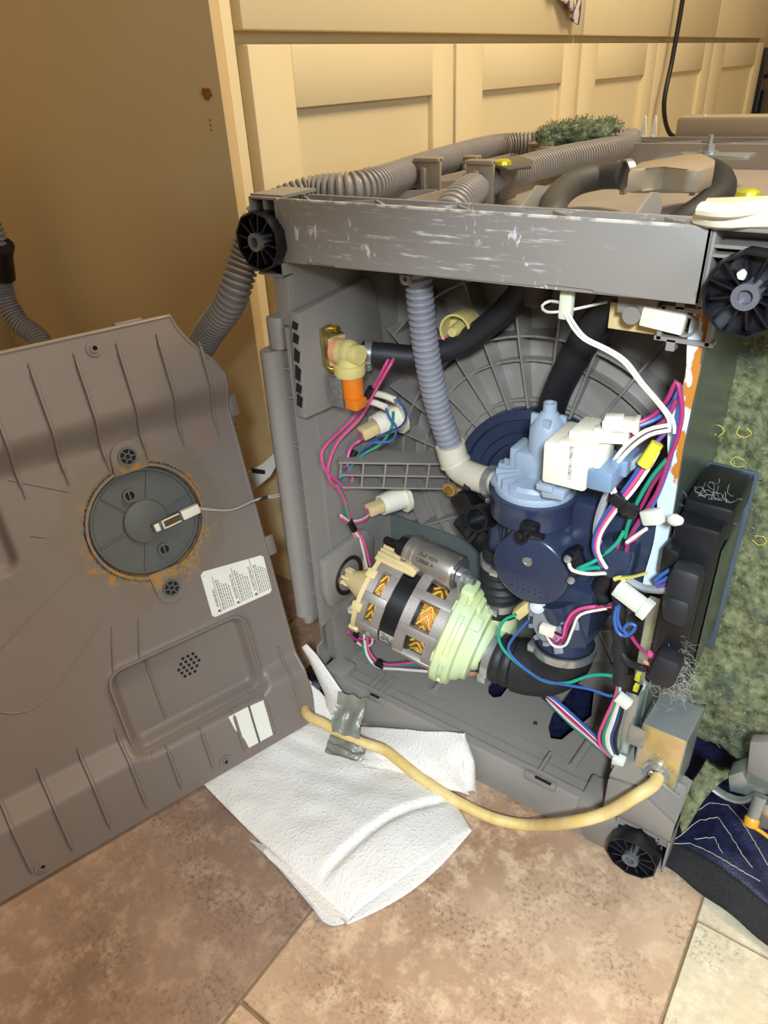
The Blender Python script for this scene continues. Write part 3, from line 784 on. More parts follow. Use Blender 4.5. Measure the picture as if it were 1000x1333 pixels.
# ---- sump body, navy
s = MB(); c = at(690, 742, .010)
SUMP = c
s.lathe(c + V((0, -.002, 0)), (0, 1, 0), [(0, 0), (0, .0335), (.0015, .0360), (.004, .0370), (.034, .0375), (.035, .0455), (.0375, .0475), (.042, .0475), (.0422, .0515), (.0445, .0530), (.050, .0530), (.0502, .057), (.053, .059), (.066, .059), (.067, .064), (.14, .064)], 48)
sb = part('sump_housing', s, NAVY, 'navy sump housing with round cap')
s = MB(); pc = c + V((.0, -.0021, .022)); s.ring(pc + V((-.002, 0, -.012)), (0, -1, 0), .003, .0046, .001, 16); s.cyl(pc + V((-.002, .0, -.012)), pc + V((-.002, -.0006, -.012)), .003, 14); obj('cap_stud', s, CLAMP, sb, 'bright stud in the cap')
s = MB()
random.seed(3)
for row, (dx, dz, n) in enumerate(((-.026, -.006, 9), (-.022, -.016, 8), (-.016, -.022, 7), (-.02, .001, 6))):
    for k in range(n):
        h = random.choice((.0012, .002, .003)); s.box(c + V((dx + k * .0058, -.0022, dz - k * .0006 + random.uniform(-.001, .001))), (random.uniform(.001, .003), .0006, h * .3))
obj('raised_lettering', s, mat('navy_relief', '35405a', .3), sb, kind='stuff')
# neck, wide ring under the drain pump
PC = at(695, 650, .045)
s = MB(); s.lathe(V((PC.x, PC.y, c.z + .012)), (0, 0, 1), [(0, .0235), (PC.z - c.z - .012 - .012, .0235)], 28)
s.lathe(V((PC.x, PC.y, PC.z - .014)), (0, 0, 1), [(0, .036), (.002, .039), (.022, .0395), (.024, .041), (.027, .041), (.027, 0)], 40)
obj('neck', s, NAVY, sb)
s = MB(); q = at(690, 689, .0); s.box(q, (.016, .012, .014), None, .003); s.ball(q + V((-.006, -.004, -.006)), .005); s.cyl(q + V((.004, -.006, .0)), q + V((.016, -.008, .002)), .003, 8); s.ring(q + V((-.004, -.006, -.006)), (0, -1, 0), .003, .006, .003, 12); obj('clip', s, BLACK, sb)
# right-hand extension and lower block
s = MB(); s.bx(c + V((.02, .03, -.01)), c + V((.10, .09, .065)), .006)
s.bx(c + V((.055, .006, .012)), c + V((.085, .05, .045)), .006)
lo = at(735, 815, .045); s.bx((lo.x - .034, .03, lo.z - .012), (lo.x + .030, .10, c.z - .02), .009)
s.cyl(c + V((.02, .03, -.04)), (lo.x + .012, .045, lo.z - .004), .022, 20)
obj('sump_block', s, NAVY, sb)
# sensor at the right of the cap with white and green leads
s = MB(); q = at(750, 730, .004); s.box(q, (.012, .014, .022), (V((.9, 0, .43)), V((0, 1, 0)), V((-.43, 0, .9))), .002); s.cyl(q + V((-.002, -.012, .006)), q + V((-.002, .01, .006)), .0045, 12); tm = obj('thermostat', s, BLACK, sb)
s = MB()
for dx, dz in ((-.003, .008), (.002, -.012)): s.lathe(q + V((dx, -.012, dz)), (0, -1, 0), [(0, .0036), (.002, .003), (.003, 0)], 10)
part('thermostat_screw', s, CLAMP, parent=sb)
# left vertical tube, bellows to the pump outlet
VT = at(655, 672, .085)
s = MB(); s.lathe(at(656, 712, .085) + V((0, 0, -.004)), (0, 0, 1), [(0, .0175), (.03, .0175), (.034, .019), (.052, .019), (.062, .014), (.078, .0135)], 24); obj('riser_tube', s, NAVY, sb)
s = MB(); s.ring(at(634, 671, .06), V((-.1, -1, .25)), .0105, .0135, .02, 24); s.lathe(at(634, 671, .06), V((-.1, -1, .25)), [(0, .0125), (.004, .0120), (.004, 0)], 24); s.cyl(at(634, 671, .09), at(634, 671, .07), .011, 20)
s.box(at(607, 652, .085), (.024, .02, .022), (V((.8, 0, .6)), V((0, 1, 0)), V((-.6, 0, .8))), .003); s.cyl(at(632, 660, .08), at(606, 695, .065), .006, 12); s.cyl(at(640, 668, .085), at(611, 702, .07), .005, 12); s.cyl(at(625, 640, .085), at(648, 655, .085), .006, 10)
s.cyl(at(612, 637, .08), at(608, 633, .07), .004, 10); s.box(at(622, 690, .10), (.05, .02, .028), (V((.8, 0, -.6)), V((0, 1, 0)), V((.6, 0, .8))), .004)
part('turbidity_sensor', s, BLACK, 'black sensor with open ring port')
pb0, pb1 = at(654, 708, .085), at(652, 793, .085)
ax = (pb1 - pb0).normalized(); L = (pb1 - pb0).length
pr = []
for k in range(41):
    t_ = k / 40; r = .0205
    if .36 < t_ < .72: r += .0022 * math.cos((t_ - .36) / .36 * 2 * PI * 3.0) + .0005
    elif t_ >= .72: r = .0215
    pr.append((t_ * L, r))
s = MB(); s.lathe(pb0, ax, pr, 28); part('bellows_hose', s, RUBBER, 'ribbed rubber sleeve from sump to pump')
for t_ in (.18, .78):
    p = pb0 + ax * (L * t_); s = MB(); s.ring(p, ax, .0205, .0232, .0085, 28); s.box(p + ax * .004 + V((.004, -.024, 0)), (.010, .006, .009), None, .001); part('hose_clamp', s, CLAMP)

# ---- drain pump: grey body on the ring, tower, ivory coil block
zt = PC.z + .013
s = MB()
s.lathe((PC.x, PC.y, zt), (0, 0, 1), [(0, .0365), (.004, .037), (.006, .036), (.008, .029), (.012, .027), (.012, 0)], 36)
for k in range(7):
    a = math.radians(150 + k * 18); d = V((math.cos(a), math.sin(a), 0)); s.box(V((PC.x, PC.y, zt + .012)) + d * .024, (.022, .0022, .010), (d, V((-d.y, d.x, 0)), V((0, 0, 1))))
s.prism([(p_.x, p_.y, zt + .001) for p_ in (at(650, 606, zt, 2), at(638, 632, zt, 2), at(655, 650, zt, 2), at(690, 655, zt, 2), at(735, 645, zt, 2), at(720, 610, zt, 2), at(690, 600, zt, 2))], (0, 0, .006), .002)
tw = at(712, 580, .055)
s.bx((tw.x - .024, tw.y - .016, zt + .004), (tw.x + .018, tw.y + .02, zt + .034), .004); s.bx((tw.x - .030, tw.y - .012, zt + .004), (tw.x - .02, tw.y + .015, zt + .034), .002)
hb = zt + .030
s.lathe((tw.x, tw.y, hb), (0, 0, 1), [(0, .0168), (.026, .0165), (.034, .012), (.040, .0075), (.041, .0062), (.049, .0058), (.049, .004), (.044, .004), (.044, 0)], 10)
for k in range(4):
    a = k * PI / 2 + .3; s.box((tw.x + .012 * math.cos(a), tw.y + .012 * math.sin(a), hb + .032), (.006, .003, .012))
q = at(715, 640, .0); s.prism([at(702, 632, .0), at(735, 640, .0), at(733, 652, .0), at(706, 648, .0)], (0, .016, 0), .001); s.box(at(712, 632, .002), (.014, .012, .006), None, .001)
dp = part('drain_pump', s, PUMPG, 'grey drain pump with ivory coil block')
# ivory block: built on its own axes
O = at(707, 575, -.012); ex = (at(764, 586, -.012) - O).normalized(); ez = (O - at(704, 628, -.012)).normalized(); ex = (ex - ez * ex.dot(ez)).normalized(); ey = ez.cross(ex)
if ey.y < 0: ey = -ey
W_, H_ = (at(766, 586, -.012) - O).dot(ex), (O - at(704, 628, -.012)).length
Q = lambda a, b, c_: O + ex * a + ey * b - ez * c_
s = MB(); s.box(Q(W_ / 2, .024, H_ / 2), (W_, .048, H_), (ex, ey, ez), .003)
s.box(Q(W_ * .68, .030, -.002), (W_ * .55, .034, .010), (ex, ey, ez), .0015); s.box(Q(W_ * .62, .008, -.0005), (W_ * .6, .012, .004), (ex, ey, ez), .001)
s.box(Q(W_ + .004, .02, H_ * .28), (.008, .03, H_ * .4), (ex, ey, ez), .001); s.box(Q(W_ + .006, .004, H_ * .25), (.003, .003, .010), (ex, ey, ez))
cbk = obj('coil_block', s, IVORY, dp, 'ivory coil block')
s = MB(); s.box(Q(W_ + .010, .022, H_ * .66), (.020, .042, H_ * .50), (ex, ey, ez), .003); s.box(Q(W_ + .018, .036, H_ * .55), (.012, .03, H_ * .4), (ex, ey, ez), .002); obj('lamination_stack', s, mat('blue_grey_stack', '7f97b4', .35, metal=.2), dp)


def text(body, size, p, ux, uy, m, parent, name='lettering', align='LEFT'):
    cu = bpy.data.curves.new('txt', 'FONT'); cu.body = body; cu.size = size; cu.align_x = align; cu.extrude = 0.00006
    o = bpy.data.objects.new('txt', cu); COL.objects.link(o); dg = bpy.context.evaluated_depsgraph_get()
    me = bpy.data.meshes.new_from_object(o.evaluated_get(dg)); bpy.data.objects.remove(o); bpy.data.curves.remove(cu)
    ux, uy = V(ux).normalized(), V(uy).normalized(); n = ux.cross(uy)
    me.transform(Matrix(((ux.x, uy.x, n.x, p[0]), (ux.y, uy.y, n.y, p[1]), (ux.z, uy.z, n.z, p[2]), (0, 0, 0, 1))))
    me.materials.clear(); me.materials.append(m); r = bpy.data.objects.new(name, me); COL.objects.link(r); r.parent = parent
    if parent.type == 'EMPTY': r.location = -V(parent.location)
    return r


text('1190741-198070', .0042, Q(W_ * .685, -.0003, H_ * .76), ez, -ex, INK, dp)
# ivory plugs plugged into the top of the coil block
for (a, b), (c_, d_) in (((786, 551), (833, 553)), ((772, 566), (820, 568))):
    p, q = at(a, b, .012), at(c_, d_, .016); d = (q - p).normalized(); u = V((0, 1, 0)); u = (u - d * u.dot(d)).normalized(); v_ = d.cross(u); s = MB()
    s.box((p + q) / 2, ((q - p).length, .013, .0085), (d, u, v_), .001); s.box(p.lerp(q, .3) + v_ * .005, ((q - p).length * .5, .009, .004), (d, u, v_), .0008); s.box(q - d * .002, (.004, .015, .0105), (d, u, v_), .001)
    part('plug', s, IVORY, 'ivory wire plug')

# ---- wash motor
MA, MBp = at(453, 751, .045, 0), at(640, 842, .062)
ma = (MBp - MA).normalized(); ML = (MBp - MA).length
mu = V((0, 0, 1)); mu = (mu - ma * mu.dot(ma)).normalized(); mv = ma.cross(mu)
mp = lambda t_: MA + ma * (ML * t_)
RB = .0515
s = MB(); s.lathe(mp(.34), ma, [(0, RB * .93), (0, RB * .95), (ML * .22, RB * .95), (ML * .22, 0)], 40)
wm = part('wash_motor', s, BLACK, 'wash motor with cast end bells, copper windings and mint pump housing')


def ring_bars(t0, t1, rin, rout, nb, ph, ringw, parent, mtl, name):
    s = MB(); L = ML * (t1 - t0)
    s.ring(mp(t0), ma, rin, rout, ringw, 40); s.ring(mp(t1) - ma * ringw, ma, rin, rout, ringw, 40)
    for k in range(nb):
        a = ph + 2 * PI * k / nb; d = mu * math.cos(a) + mv * math.sin(a); tn = ma.cross(d)
        s.box(mp(t0) + ma * (L / 2) + d * ((rin + rout) / 2 + .0004), (L, .011, rout - rin + .001), (ma, tn, d), .001)
    return obj(name, s, mtl, parent)


ring_bars(.205, .365, RB * .86, RB * .99, 8, .2, .010, wm, ALU, 'end_bell')
ring_bars(.475, .73, RB * .90, RB * 1.05, 8, .45, .012, wm, ALU, 'end_bell')
for t0, t1 in ((.215, .35), (.50, .71)):
    s = MB(); L = ML * (t1 - t0); s.lathe(mp(t0), ma, [(0, RB * .4), (0, RB * .66), (L * .2, RB * .78), (L * .8, RB * .78), (L, RB * .66), (L, RB * .4), (0, RB * .4)], 32); wd = obj('winding', s, COPPER, wm)
    s = MB()
    for k in range(22):
        a = 2 * PI * k / 22; pts = []
        for j in range(5):
            aa = a + (.25 if j % 2 else -.05); d = mu * math.cos(aa) + mv * math.sin(aa); pts.append(mp(t0) + ma * (L * (.08 + .21 * j)) + d * RB * (.80))
        s.tube(pts, .0013, 5, .006)
    obj('lacing', s, LACING, wd)
    s = MB()
    for k in range(9):
        a = 2 * PI * k / 9 + .3; d = mu * math.cos(a) + mv * math.sin(a); s.ball(mp(t0) + ma * (L * .1) + d * RB * .78, .0045, n=8)
    obj('coil_end', s, mat('coil_end_pale', 'b8b89a', .4), wd)
s = MB(); s.lathe(mp(-.015), ma, [(0, .0), (0, .0065), (.004, .009), (ML * .22, .0255), (ML * .22, 0)], 24)
for k in range(6):
    a = k * PI / 3; d = mu * math.cos(a) + mv * math.sin(a); s.box(mp(.0) + d * .009, (.010, .004, .005), (ma, ma.cross(d), d), .001)
obj('cone_cap', s, CREAM, wm, 'cream cone at the motor tail')
s = MB(); s.ring(mp(.185), ma, RB * .80, RB * 1.02, .005, 40)
for k in range(8):
    a = .5 + 2 * PI * k / 8; d = mu * math.cos(a) + mv * math.sin(a); s.box(mp(.20) + d * RB * 1.0, (.012, .011, .005), (ma, ma.cross(d), d), .0015)
kd = (mu * .9 - mv * .1).normalized()
s.box(mp(.30) + mu * (RB * 1.04) - mv * .004, (.050, .026, .005), (ma, mv, mu), .002); s.box(mp(.22) + mu * (RB * 1.0), (.018, .014, .010), (ma, mv, mu), .002)
for dv in (-.010, -.003, .004): s.box(mp(.30) + mu * (RB * 1.09) + mv * dv - mv * .004, (.050, .002, .003), (ma, mv, mu))
obj('clamp_ring', s, CREAM, wm)
# capacitor
cd_ = at(535, 718, .070); ce = at(598, 748, .064); ca = (ce - cd_).normalized(); CL = (ce - cd_).length; s = MB(); CR = .0215
s.lathe(cd_, ca, [(0, 0), (0, CR * .8), (.002, CR), (.006, CR), (.007, CR * .93), (.009, CR * .93), (.010, CR), (.014, CR), (.015, CR * .94), (.017, CR * .94), (.018, CR), (CL - .003, CR), (CL, CR * .9), (CL, 0)], 32)
cp_ = obj('capacitor', s, CAPM, wm, 'silver capacitor')
s = MB(); s.lathe(cd_ - ca * .012, ca, [(0, 0), (0, CR * .75), (.012, CR * .85)], 20); s.tube([cd_ - ca * .008 + V((0, 0, .008)), at(515, 708, .08), at(503, 703, .085)], .005, 10); s.tube([cd_ - ca * .008 + V((0, 0, -.006)), at(512, 722, .08), at(501, 712, .085)], .0042, 10); obj('boot', s, BLACK, cp_)
s = MB(); s.lathe(ce + ca * .001, ca, [(0, .010), (.004, .010), (.004, .0085), (.005, .0085)], 20); s.lathe(ce + ca * .005, ca, [(0, .0085), (.008, .0085), (.008, .0046), (.015, .0046), (.015, 0)], 6); obj('nut', s, CLAMP, cp_)
u_ = (V((0, -.75, .55)) - ca * V((0, -.75, .55)).dot(ca)).normalized(); ux_ = ca
pp = cd_ + ca * .022 + u_ * (CR + .0003)
uy_ = u_.cross(ux_)
for k, (tx, dy) in enumerate((('25uF 450V', .003), ('CBB80 A', -.004))): text(tx, .0062, pp + uy_ * dy, ux_, uy_, INK, wm, 'lettering')
s = MB(); s.box(at(602, 768, .062), (.003, .02, .045), None, .0006); obj('capacitor_bracket', s, ALU, wm)
# label on the stator
dl = V((0, -1, .0)) ; dl = (dl - ma * dl.dot(ma)).normalized(); s = MB(); tn = ma.cross(dl)
s.grid(lambda u, v: mp(.375) + ma * (.018 * u) + (dl * math.cos(.05 + .7 * v) + tn * math.sin(.05 + .7 * v)) * (RB * .957), 2, 10)
if tn.z < 0: pass
lb = obj('label', s, mat('motor_label', 'b9b4ac', .5), wm, 'pale printed label')
s = MB()
for r_ in range(10):
    for c_ in range(6):
        if random.random() < (.3 if r_ < 4 else .6): continue
        v = .06 + r_ * .062; u = .12 + c_ * .14; ang = .05 + v; s.box(mp(.375) + ma * (.018 * u + .001) + (dl * math.cos(ang) + tn * math.sin(ang)) * (RB * .959), (.0018, .0012, .0006), (ma, ma.cross(dl * math.cos(ang) + tn * math.sin(ang)), dl * math.cos(ang) + tn * math.sin(ang)))
obj('print', s, INK, lb, kind='stuff')
# mint pump housing
s = MB(); s.lathe(mp(.735), ma, [(0, .0), (0, .060), (.002, .062), (.009, .062), (.010, .057), (.014, .057), (.015, .060), (.021, .060), (.023, .053), (.028, .051), (.032, .047), (.037, .046), (.039, .033), (.043, .032), (.046, .029), (.048, .0245), (.054, .0235), (.054, .0)], 44)
for k in range(6):
    a = .4 + 2 * PI * k / 6; d = mu * math.cos(a) + mv * math.sin(a); s.box(mp(.735) + ma * .008 + d * .057, (.020, .014, .008), (ma, ma.cross(d), d), .002)
s.box(mp(.735) + ma * .006 + mu * .058 + mv * -.005, (.016, .026, .016), (ma, mv, mu), .003)
d = (-mu * .8 - mv * .0); s.cyl(mp(.78) - mu * .050, mp(.78) - mu * .064, .004, 10); s.box(mp(.78) - mu * .064, (.006, .014, .004), (ma, mv, mu), .001)
top = pb1 + ax * .004; s.lathe(top - ax * .012, ax, [(0, .0185), (.045, .0195), (.05, .021), (.06, .0)], 24)
s.box(mp(.83) + mu * .05, (.02, .03, .016), (ma, mv, mu), .005)
for a, h in ((.5, .026), (-.7, .03)): d = mu * math.cos(a) + mv * math.sin(a); s.box(mp(.735) + ma * .028 + d * .052, (.012, .016, .004), (ma, ma.cross(d), d), .001)
obj('pump_housing', s, MINT, wm, 'mint green pump housing')

# ---- black elbow, clamps
e0, e1 = at(640, 850, .075), at(733, 808, .075)
pth = spline([at(638, 850, .058), at(656, 858, .058), at(683, 867, .060), at(711, 868, .064), at(731, 855, .068), at(735, 834, .070)], .004)
s = MB(); s.sweep(pth, lambda i: (.0285 if 3 < i < 9 and i % 3 else .0268) if i < 10 else .0305 if i < len(pth) - 6 else .031, 28)
part('elbow_hose', s, RUBBER, 'thick black rubber elbow at the pump inlet')
s = MB(); d = (pth[4] - pth[1]).normalized(); s.ring(pth[1], d, .0272, .0300, .0085, 30); s.box(pth[1] + d * .004 + V((-.002, -.027, -.012)), (.010, .008, .010), None, .001); part('hose_clamp', s, CLAMP)
s = MB(); d = (pth[-1] - pth[-4]).normalized(); s.ring(pth[-1] - d * .010, d, .030, .0332, .0085, 30); s.box(pth[-1] - d * .006 + V((-.026, -.018, 0)), (.010, .010, .010), None, .001); part('hose_clamp', s, CLAMP)
s = MB(); s.lathe(pth[-1] - d * .001, d, [(0, .029), (.012, .027), (.012, 0)], 28); obj('outlet_stub', s, NAVY, sb)

# ---- diverter motor, its cream plug, wire plug
s = MB(); q = at(713, 812, .025); nrm = V((-.35, -1, .35)).normalized(); s.lathe(q - nrm * -.012 * -1, nrm, [(0, .020), (.010, .020), (.011, .017), (.014, .0165), (.014, 0)], 24)
u, v_, _ = basis(nrm)
for a in (.3, 2.2, 3.6, 5.2): dd = u * math.cos(a) + v_ * math.sin(a); s.box(q + dd * .023 - nrm * .008, (.014, .010, .003), (dd, nrm.cross(dd), nrm), .001)
for k in range(10): a = k * .63; dd = u * math.cos(a) + v_ * math.sin(a); s.box(q + dd * .0195, (.004, .004, .006), (dd, nrm.cross(dd), nrm))
dv = part('diverter_motor', s, mat('grey_diverter', '8e949a', .4), 'small grey motor disc')
s = MB(); s.box(at(713, 820, .005), (.014, .008, .009), None, .001); obj('plug', s, IVORY, dv)
p, q = at(672, 800, .04), at(694, 783, .045); s = MB(); d = (q - p).normalized(); s.box((p + q) / 2, ((q - p).length, .011, .010), (d, basis(d)[0], basis(d)[1]), .001); s.box(p.lerp(q, .6) + V((0, 0, .005)), ((q - p).length * .5, .006, .004), (d, basis(d)[0], basis(d)[1]), .001); part('plug', s, mat('cream_yellow_plug', 'e0d08e', .45), 'cream wire plug')
s = MB(); s.cyl(at(699, 790, .04), at(700, 789, .02), .0075, 16, .001); part('float_button', s, mat('clear_grey_button', 'b7b9c6', .25), 'pale grey round button')

# ---- wires: polylines along the real run, third value = depth
def W(col, r, pts, d=.05, name='wire', ds=.006):
    s = MB(); q = []
    for p in pts:
        c = at(p[0], p[1], p[2] if len(p) > 2 else d)
        if c.x < .036: c = at(p[0], p[1], .036, 0)          # runs along the left wall
        q.append(c)
    s.tube(q, r, 7, ds)
    return part(name, s, WIRE[col], col.replace('darkblue', 'dark blue') + ' wire')


W('pink', .0017, [(512, 455, .10), (503, 473), (484, 508), (460, 544), (427, 577), (419, 592), (424, 613), (439, 626), (452, 637), (459, 622), (452, 604), (457, 583), (468, 574), (476, 570, .10)], .075)
W('pink', .0017, [(518, 458, .10), (508, 475), (487, 511), (469, 544), (439, 577), (427, 610), (430, 626), (436, 634)], .073)
W('pink', .0017, [(585, 438, .115), (565, 443, .12), (552, 452, .12), (530, 458, .125)], .12)
W('pink', .0017, [(438, 632), (448, 650), (454, 672), (464, 690), (474, 706), (482, 735)], .072)
W('green', .0016, [(512, 536, .11), (510, 556, .10), (496, 578, .09), (472, 592), (455, 610), (441, 630), (449, 650), (452, 672), (465, 695), (475, 712), (483, 738)], .074)
W('blue', .0013, [(502, 531, .08), (508, 545, .085), (516, 556, .09), (512, 572, .09), (498, 576, .085), (485, 576, .08), (478, 582, .078)], .085)
W('darkblue', .0013, [(513, 520, .08), (524, 528, .085), (529, 543, .09), (522, 555, .09), (506, 562, .088), (488, 572, .082), (470, 590, .08), (450, 612, .076), (440, 630, .073)], .085)
W('cream', .0015, [(444, 671, .072), (456, 678, .073), (472, 676, .08), (484, 668, .1)], .08)
W('pink', .0016, [(443, 674, .07), (455, 681, .071), (472, 678, .078), (483, 669, .1)], .08)
W('cream', .0016, [(461, 690), (470, 706), (478, 740)], .070)
W('salmon', .0016, [(458, 690), (468, 712), (476, 744)], .072)
for a, b, d in ((438, 633, .074), (457, 682, .07), (476, 738, .072), (483, 508, .073), (463, 592, .076)):
    pass
s = MB(); s.ring(at(436, 634, .074), V((.6, .3, -1)), .004, .0068, .005, 14); s.ring(at(440, 637, .074), V((1, 0, .2)), .003, .006, .004, 12); part('cable_tie', s, TAGW)
for a, b, c_, d_ in ((484, 505, 478, 516), (462, 587, 457, 597), (455, 678, 461, 690), (479, 734, 481, 746)):
    q0, q1 = (at(a, b, .072), at(c_, d_, .072)) if a > 480 and b < 600 else (at(a, b, .037, 0), at(c_, d_, .037, 0)); s = MB(); s.cyl(q0, q1, .0042, 10); part('tape_band', s, BLACK)
# motor tail loom
W('green', .0015, [(470, 790), (462, 800), (457, 812), (470, 818), (478, 826), (472, 840), (478, 856), (492, 866), (520, 866), (560, 865), (580, 870)], .042)
W('pink', .0016, [(454, 822), (462, 830), (480, 832), (492, 828)], .046)
W('maroon', .0016, [(455, 826), (470, 836), (486, 834), (494, 826)], .044)
W('cream', .0015, [(474, 812), (484, 826), (484, 838), (474, 842), (465, 836)], .043)
W('pink', .0017, [(478, 828), (480, 846), (490, 860), (508, 865), (540, 862), (575, 858)], .042)
W('white', .0018, [(474, 826), (478, 852), (492, 868), (520, 871), (560, 874), (582, 874)], .042)
W('violet', .0014, [(500, 866), (540, 867), (580, 868)], .042)
s = MB(); s.cyl(at(491, 862, .042), at(500, 867, .042), .0052, 10); part('tape_band', s, BLACK)
s = MB(); s.cyl(at(463, 820, .046), at(464, 834, .046), .0035, 10); part('tape_band', s, BLACK)
s = MB(); p = at(462, 796, .05); s.box(p, (.012, .008, .008), None, .001); s.box(p + V((-.006, -.002, .003)), (.006, .012, .003), (V((.7, .7, 0)), V((-.7, .7, 0)), V((0, 0, 1)))); s.box(p + V((.008, 0, -.002)), (.014, .006, .005), None, .001); part('wire_clip', s, mat('cream_clip', 'd6d0a8', .45))
# white pair from the beam
s = MB(); s.box(at(738, 396, .02), (.010, .008, .022), None, .002); part('wire_clip', s, mat('pale_green_clip', 'd5dcc0', .45))
W('white', .0011, [(790, 393, .05), (740, 404, .02), (712, 406, .02), (706, 398, .025), (716, 392, .03), (730, 394, .025)], .02)
W('white', .0012, [(733, 402, .018), (744, 424), (760, 442), (788, 456), (812, 472), (834, 500), (856, 525), (870, 545), (872, 562)], .012)
W('white', .0012, [(737, 402, .018), (749, 423), (764, 440), (792, 454), (816, 470), (838, 499), (862, 527), (877, 548), (878, 564)], .011)
# right loom
W('maroon', .0018, [(832, 550, .016), (850, 541), (868, 522), (880, 497), (885, 510), (888, 540), (880, 575), (870, 600), (856, 640), (836, 672), (820, 700), (812, 735), (806, 760)], .02)
W('blue', .0017, [(833, 554, .016), (858, 543), (876, 524), (886, 502), (884, 535), (878, 570), (872, 600), (860, 635), (846, 664), (830, 684), (818, 705)], .022)
W('maroon', .0018, [(820, 567, .018), (845, 560), (868, 545), (880, 520)], .018)
W('violet', .0016, [(872, 558), (858, 572), (846, 588), (838, 604), (822, 630), (802, 655)], .018)
W('white', .0016, [(872, 553), (842, 560), (815, 580), (796, 606), (792, 625), (800, 648)], .012)
W('white', .0016, [(873, 560), (846, 566), (821, 584), (801, 608), (797, 627), (804, 648)], .010)
W('green', .0017, [(868, 598), (848, 622), (829, 655), (818, 682), (814, 700)], .02)
W('maroon', .0016, [(868, 606), (850, 630), (836, 658), (826, 672)], .024)
W('blue', .0015, [(850, 580), (840, 598), (818, 630), (795, 660), (777, 690), (773, 715), (784, 738)], .016)
W('pink', .0016, [(853, 584), (843, 602), (821, 634), (799, 662), (780, 692), (776, 716), (787, 738)], .014)
W('white', .0015, [(857, 588), (847, 606), (825, 638), (803, 664), (783, 694), (779, 718), (790, 740)], .013)
W('grey', .0034, [(860, 578, .03), (830, 600), (800, 628), (783, 662), (777, 695), (786, 722), (810, 748), (838, 765), (872, 768, .01)], .022)
W('pink', .0016, [(838, 690), (828, 700), (815, 708)], .02); W('white', .0016, [(842, 688), (830, 696), (816, 706)], .018)
W('maroon', .0016, [(806, 705), (802, 722), (804, 740)], .02)
W('teal', .0019, [(752, 742, -.006), (782, 739), (803, 748), (812, 766)], .018)
W('teal', .0017, [(753, 740, -.004), (778, 728), (802, 708), (812, 692)], .016)
W('white', .0016, [(741, 734, -.012), (745, 742, -.010), (765, 747, .0), (790, 746)], .018)
W('blue', .0017, [(852, 756), (862, 748), (872, 742)], .012); W('blue', .0017, [(854, 760), (866, 754), (875, 748)], .012); W('violet', .0015, [(856, 764), (868, 760), (878, 754)], .012)
W('blue', .0016, [(803, 790), (800, 805), (804, 822), (814, 828), (824, 822), (827, 814), (818, 812), (812, 820), (818, 828)], .012)
W('blue', .0016, [(806, 788), (804, 806), (810, 820), (822, 827)], .014)
W('maroon', .0016, [(822, 828), (832, 842), (846, 852), (856, 852)], .012); W('salmon', .0016, [(838, 860), (850, 868), (860, 870)], .012)
s = MB(); s.tube([at(845, 851, .012), at(855, 853, .012)], .0035, 8); s.tube([at(846, 871, .012), at(858, 874, .012)], .0038, 8); part('terminal_sleeve', s, WIRE['pink'], 'pink terminal sleeves')
s = MB(); s.tube([at(812, 712, .025), at(806, 750, .022), at(806, 790, .02), at(806, 830, .02), at(808, 860, .02), at(808, 888, .02)], lambda i: .0062 + .0009 * math.sin(i * 1.7), 12); s.tube([at(806, 845, .018), at(818, 862, .014), at(838, 870, .012), at(850, 872, .012)], .0032, 8)
s.tube([at(812, 700, .03), at(795, 745, .04), at(765, 785, .05), at(745, 800, .06)], .008, 10); s.tube([at(770, 760, .05), at(790, 785, .04), at(810, 800, .03)], .006, 10)
part('loom_sleeve', s, RUBBER, 'black taped loom sleeve')
p, q = at(797, 642, .012), at(828, 668, .018); d = (q - p).normalized(); s = MB(); s.box((p + q) / 2, ((q - p).length, .012, .010), (d, basis(d)[0], basis(d)[1]), .0015); s.box(p.lerp(q, .6), ((q - p).length * .3, .014, .012), (d, basis(d)[0], basis(d)[1]), .001); part('plug', s, BLACK, 'black wire plug')
p, q = at(803, 764, .008), at(845, 796, .004); d = (q - p).normalized(); s = MB(); s.box((p + q) / 2, ((q - p).length, .010, .013), (d, basis(d)[0], basis(d)[1]), .001); s.box(p.lerp(q, .9), (.008, .012, .015), (d, basis(d)[0], basis(d)[1]), .001); part('plug', s, TAGW, 'white wire plug')
p, q = at(840, 673, .012), at(860, 672, .008); d = (q - p).normalized(); s = MB(); s.box((p + q) / 2, ((q - p).length * 1.1, .010, .012), (d, basis(d)[0], basis(d)[1]), .0015); s.lathe(at(874, 676, .004), at(890, 679, -.002) - at(874, 676, .004), [(0, .004), (.004, .005), (.010, .003), (.012, 0)], 10); part('wire_clip', s, TAGW)
p, q = at(838, 606, .010), at(856, 577, .014); s = MB(); s.tube([p, p.lerp(q, .4), q], lambda i: .0055 - .0002 * i, 10); part('terminal_sleeve', s, TAGY, 'yellow terminal sleeve')
s = MB(); s.tube([at(808, 752, .012), at(822, 751, .01), at(842, 746, .008)], .0022, 8, flat=.6); s.tube([at(800, 754, .012), at(808, 752, .012), at(814, 758, .01)], .002, 8); part('cable_tie', s, mat('yellowed_tie', 'd8cc70', .45))
# diverter leads
W('pink', .0015, [(718, 824, .004), (732, 830), (737, 812), (748, 796), (768, 790), (798, 790, .02)], .01)
W('maroon', .0015, [(714, 826, .004), (722, 838), (734, 832), (741, 812), (756, 794), (780, 790), (800, 786, .02)], .012)
W('white', .0013, [(710, 824, .004), (720, 840), (736, 840), (746, 818), (756, 800), (790, 792, .02)], .008)
W('black', .0012, [(720, 822, .004), (738, 828), (744, 806), (762, 790), (790, 788), (800, 782, .02)], .014)
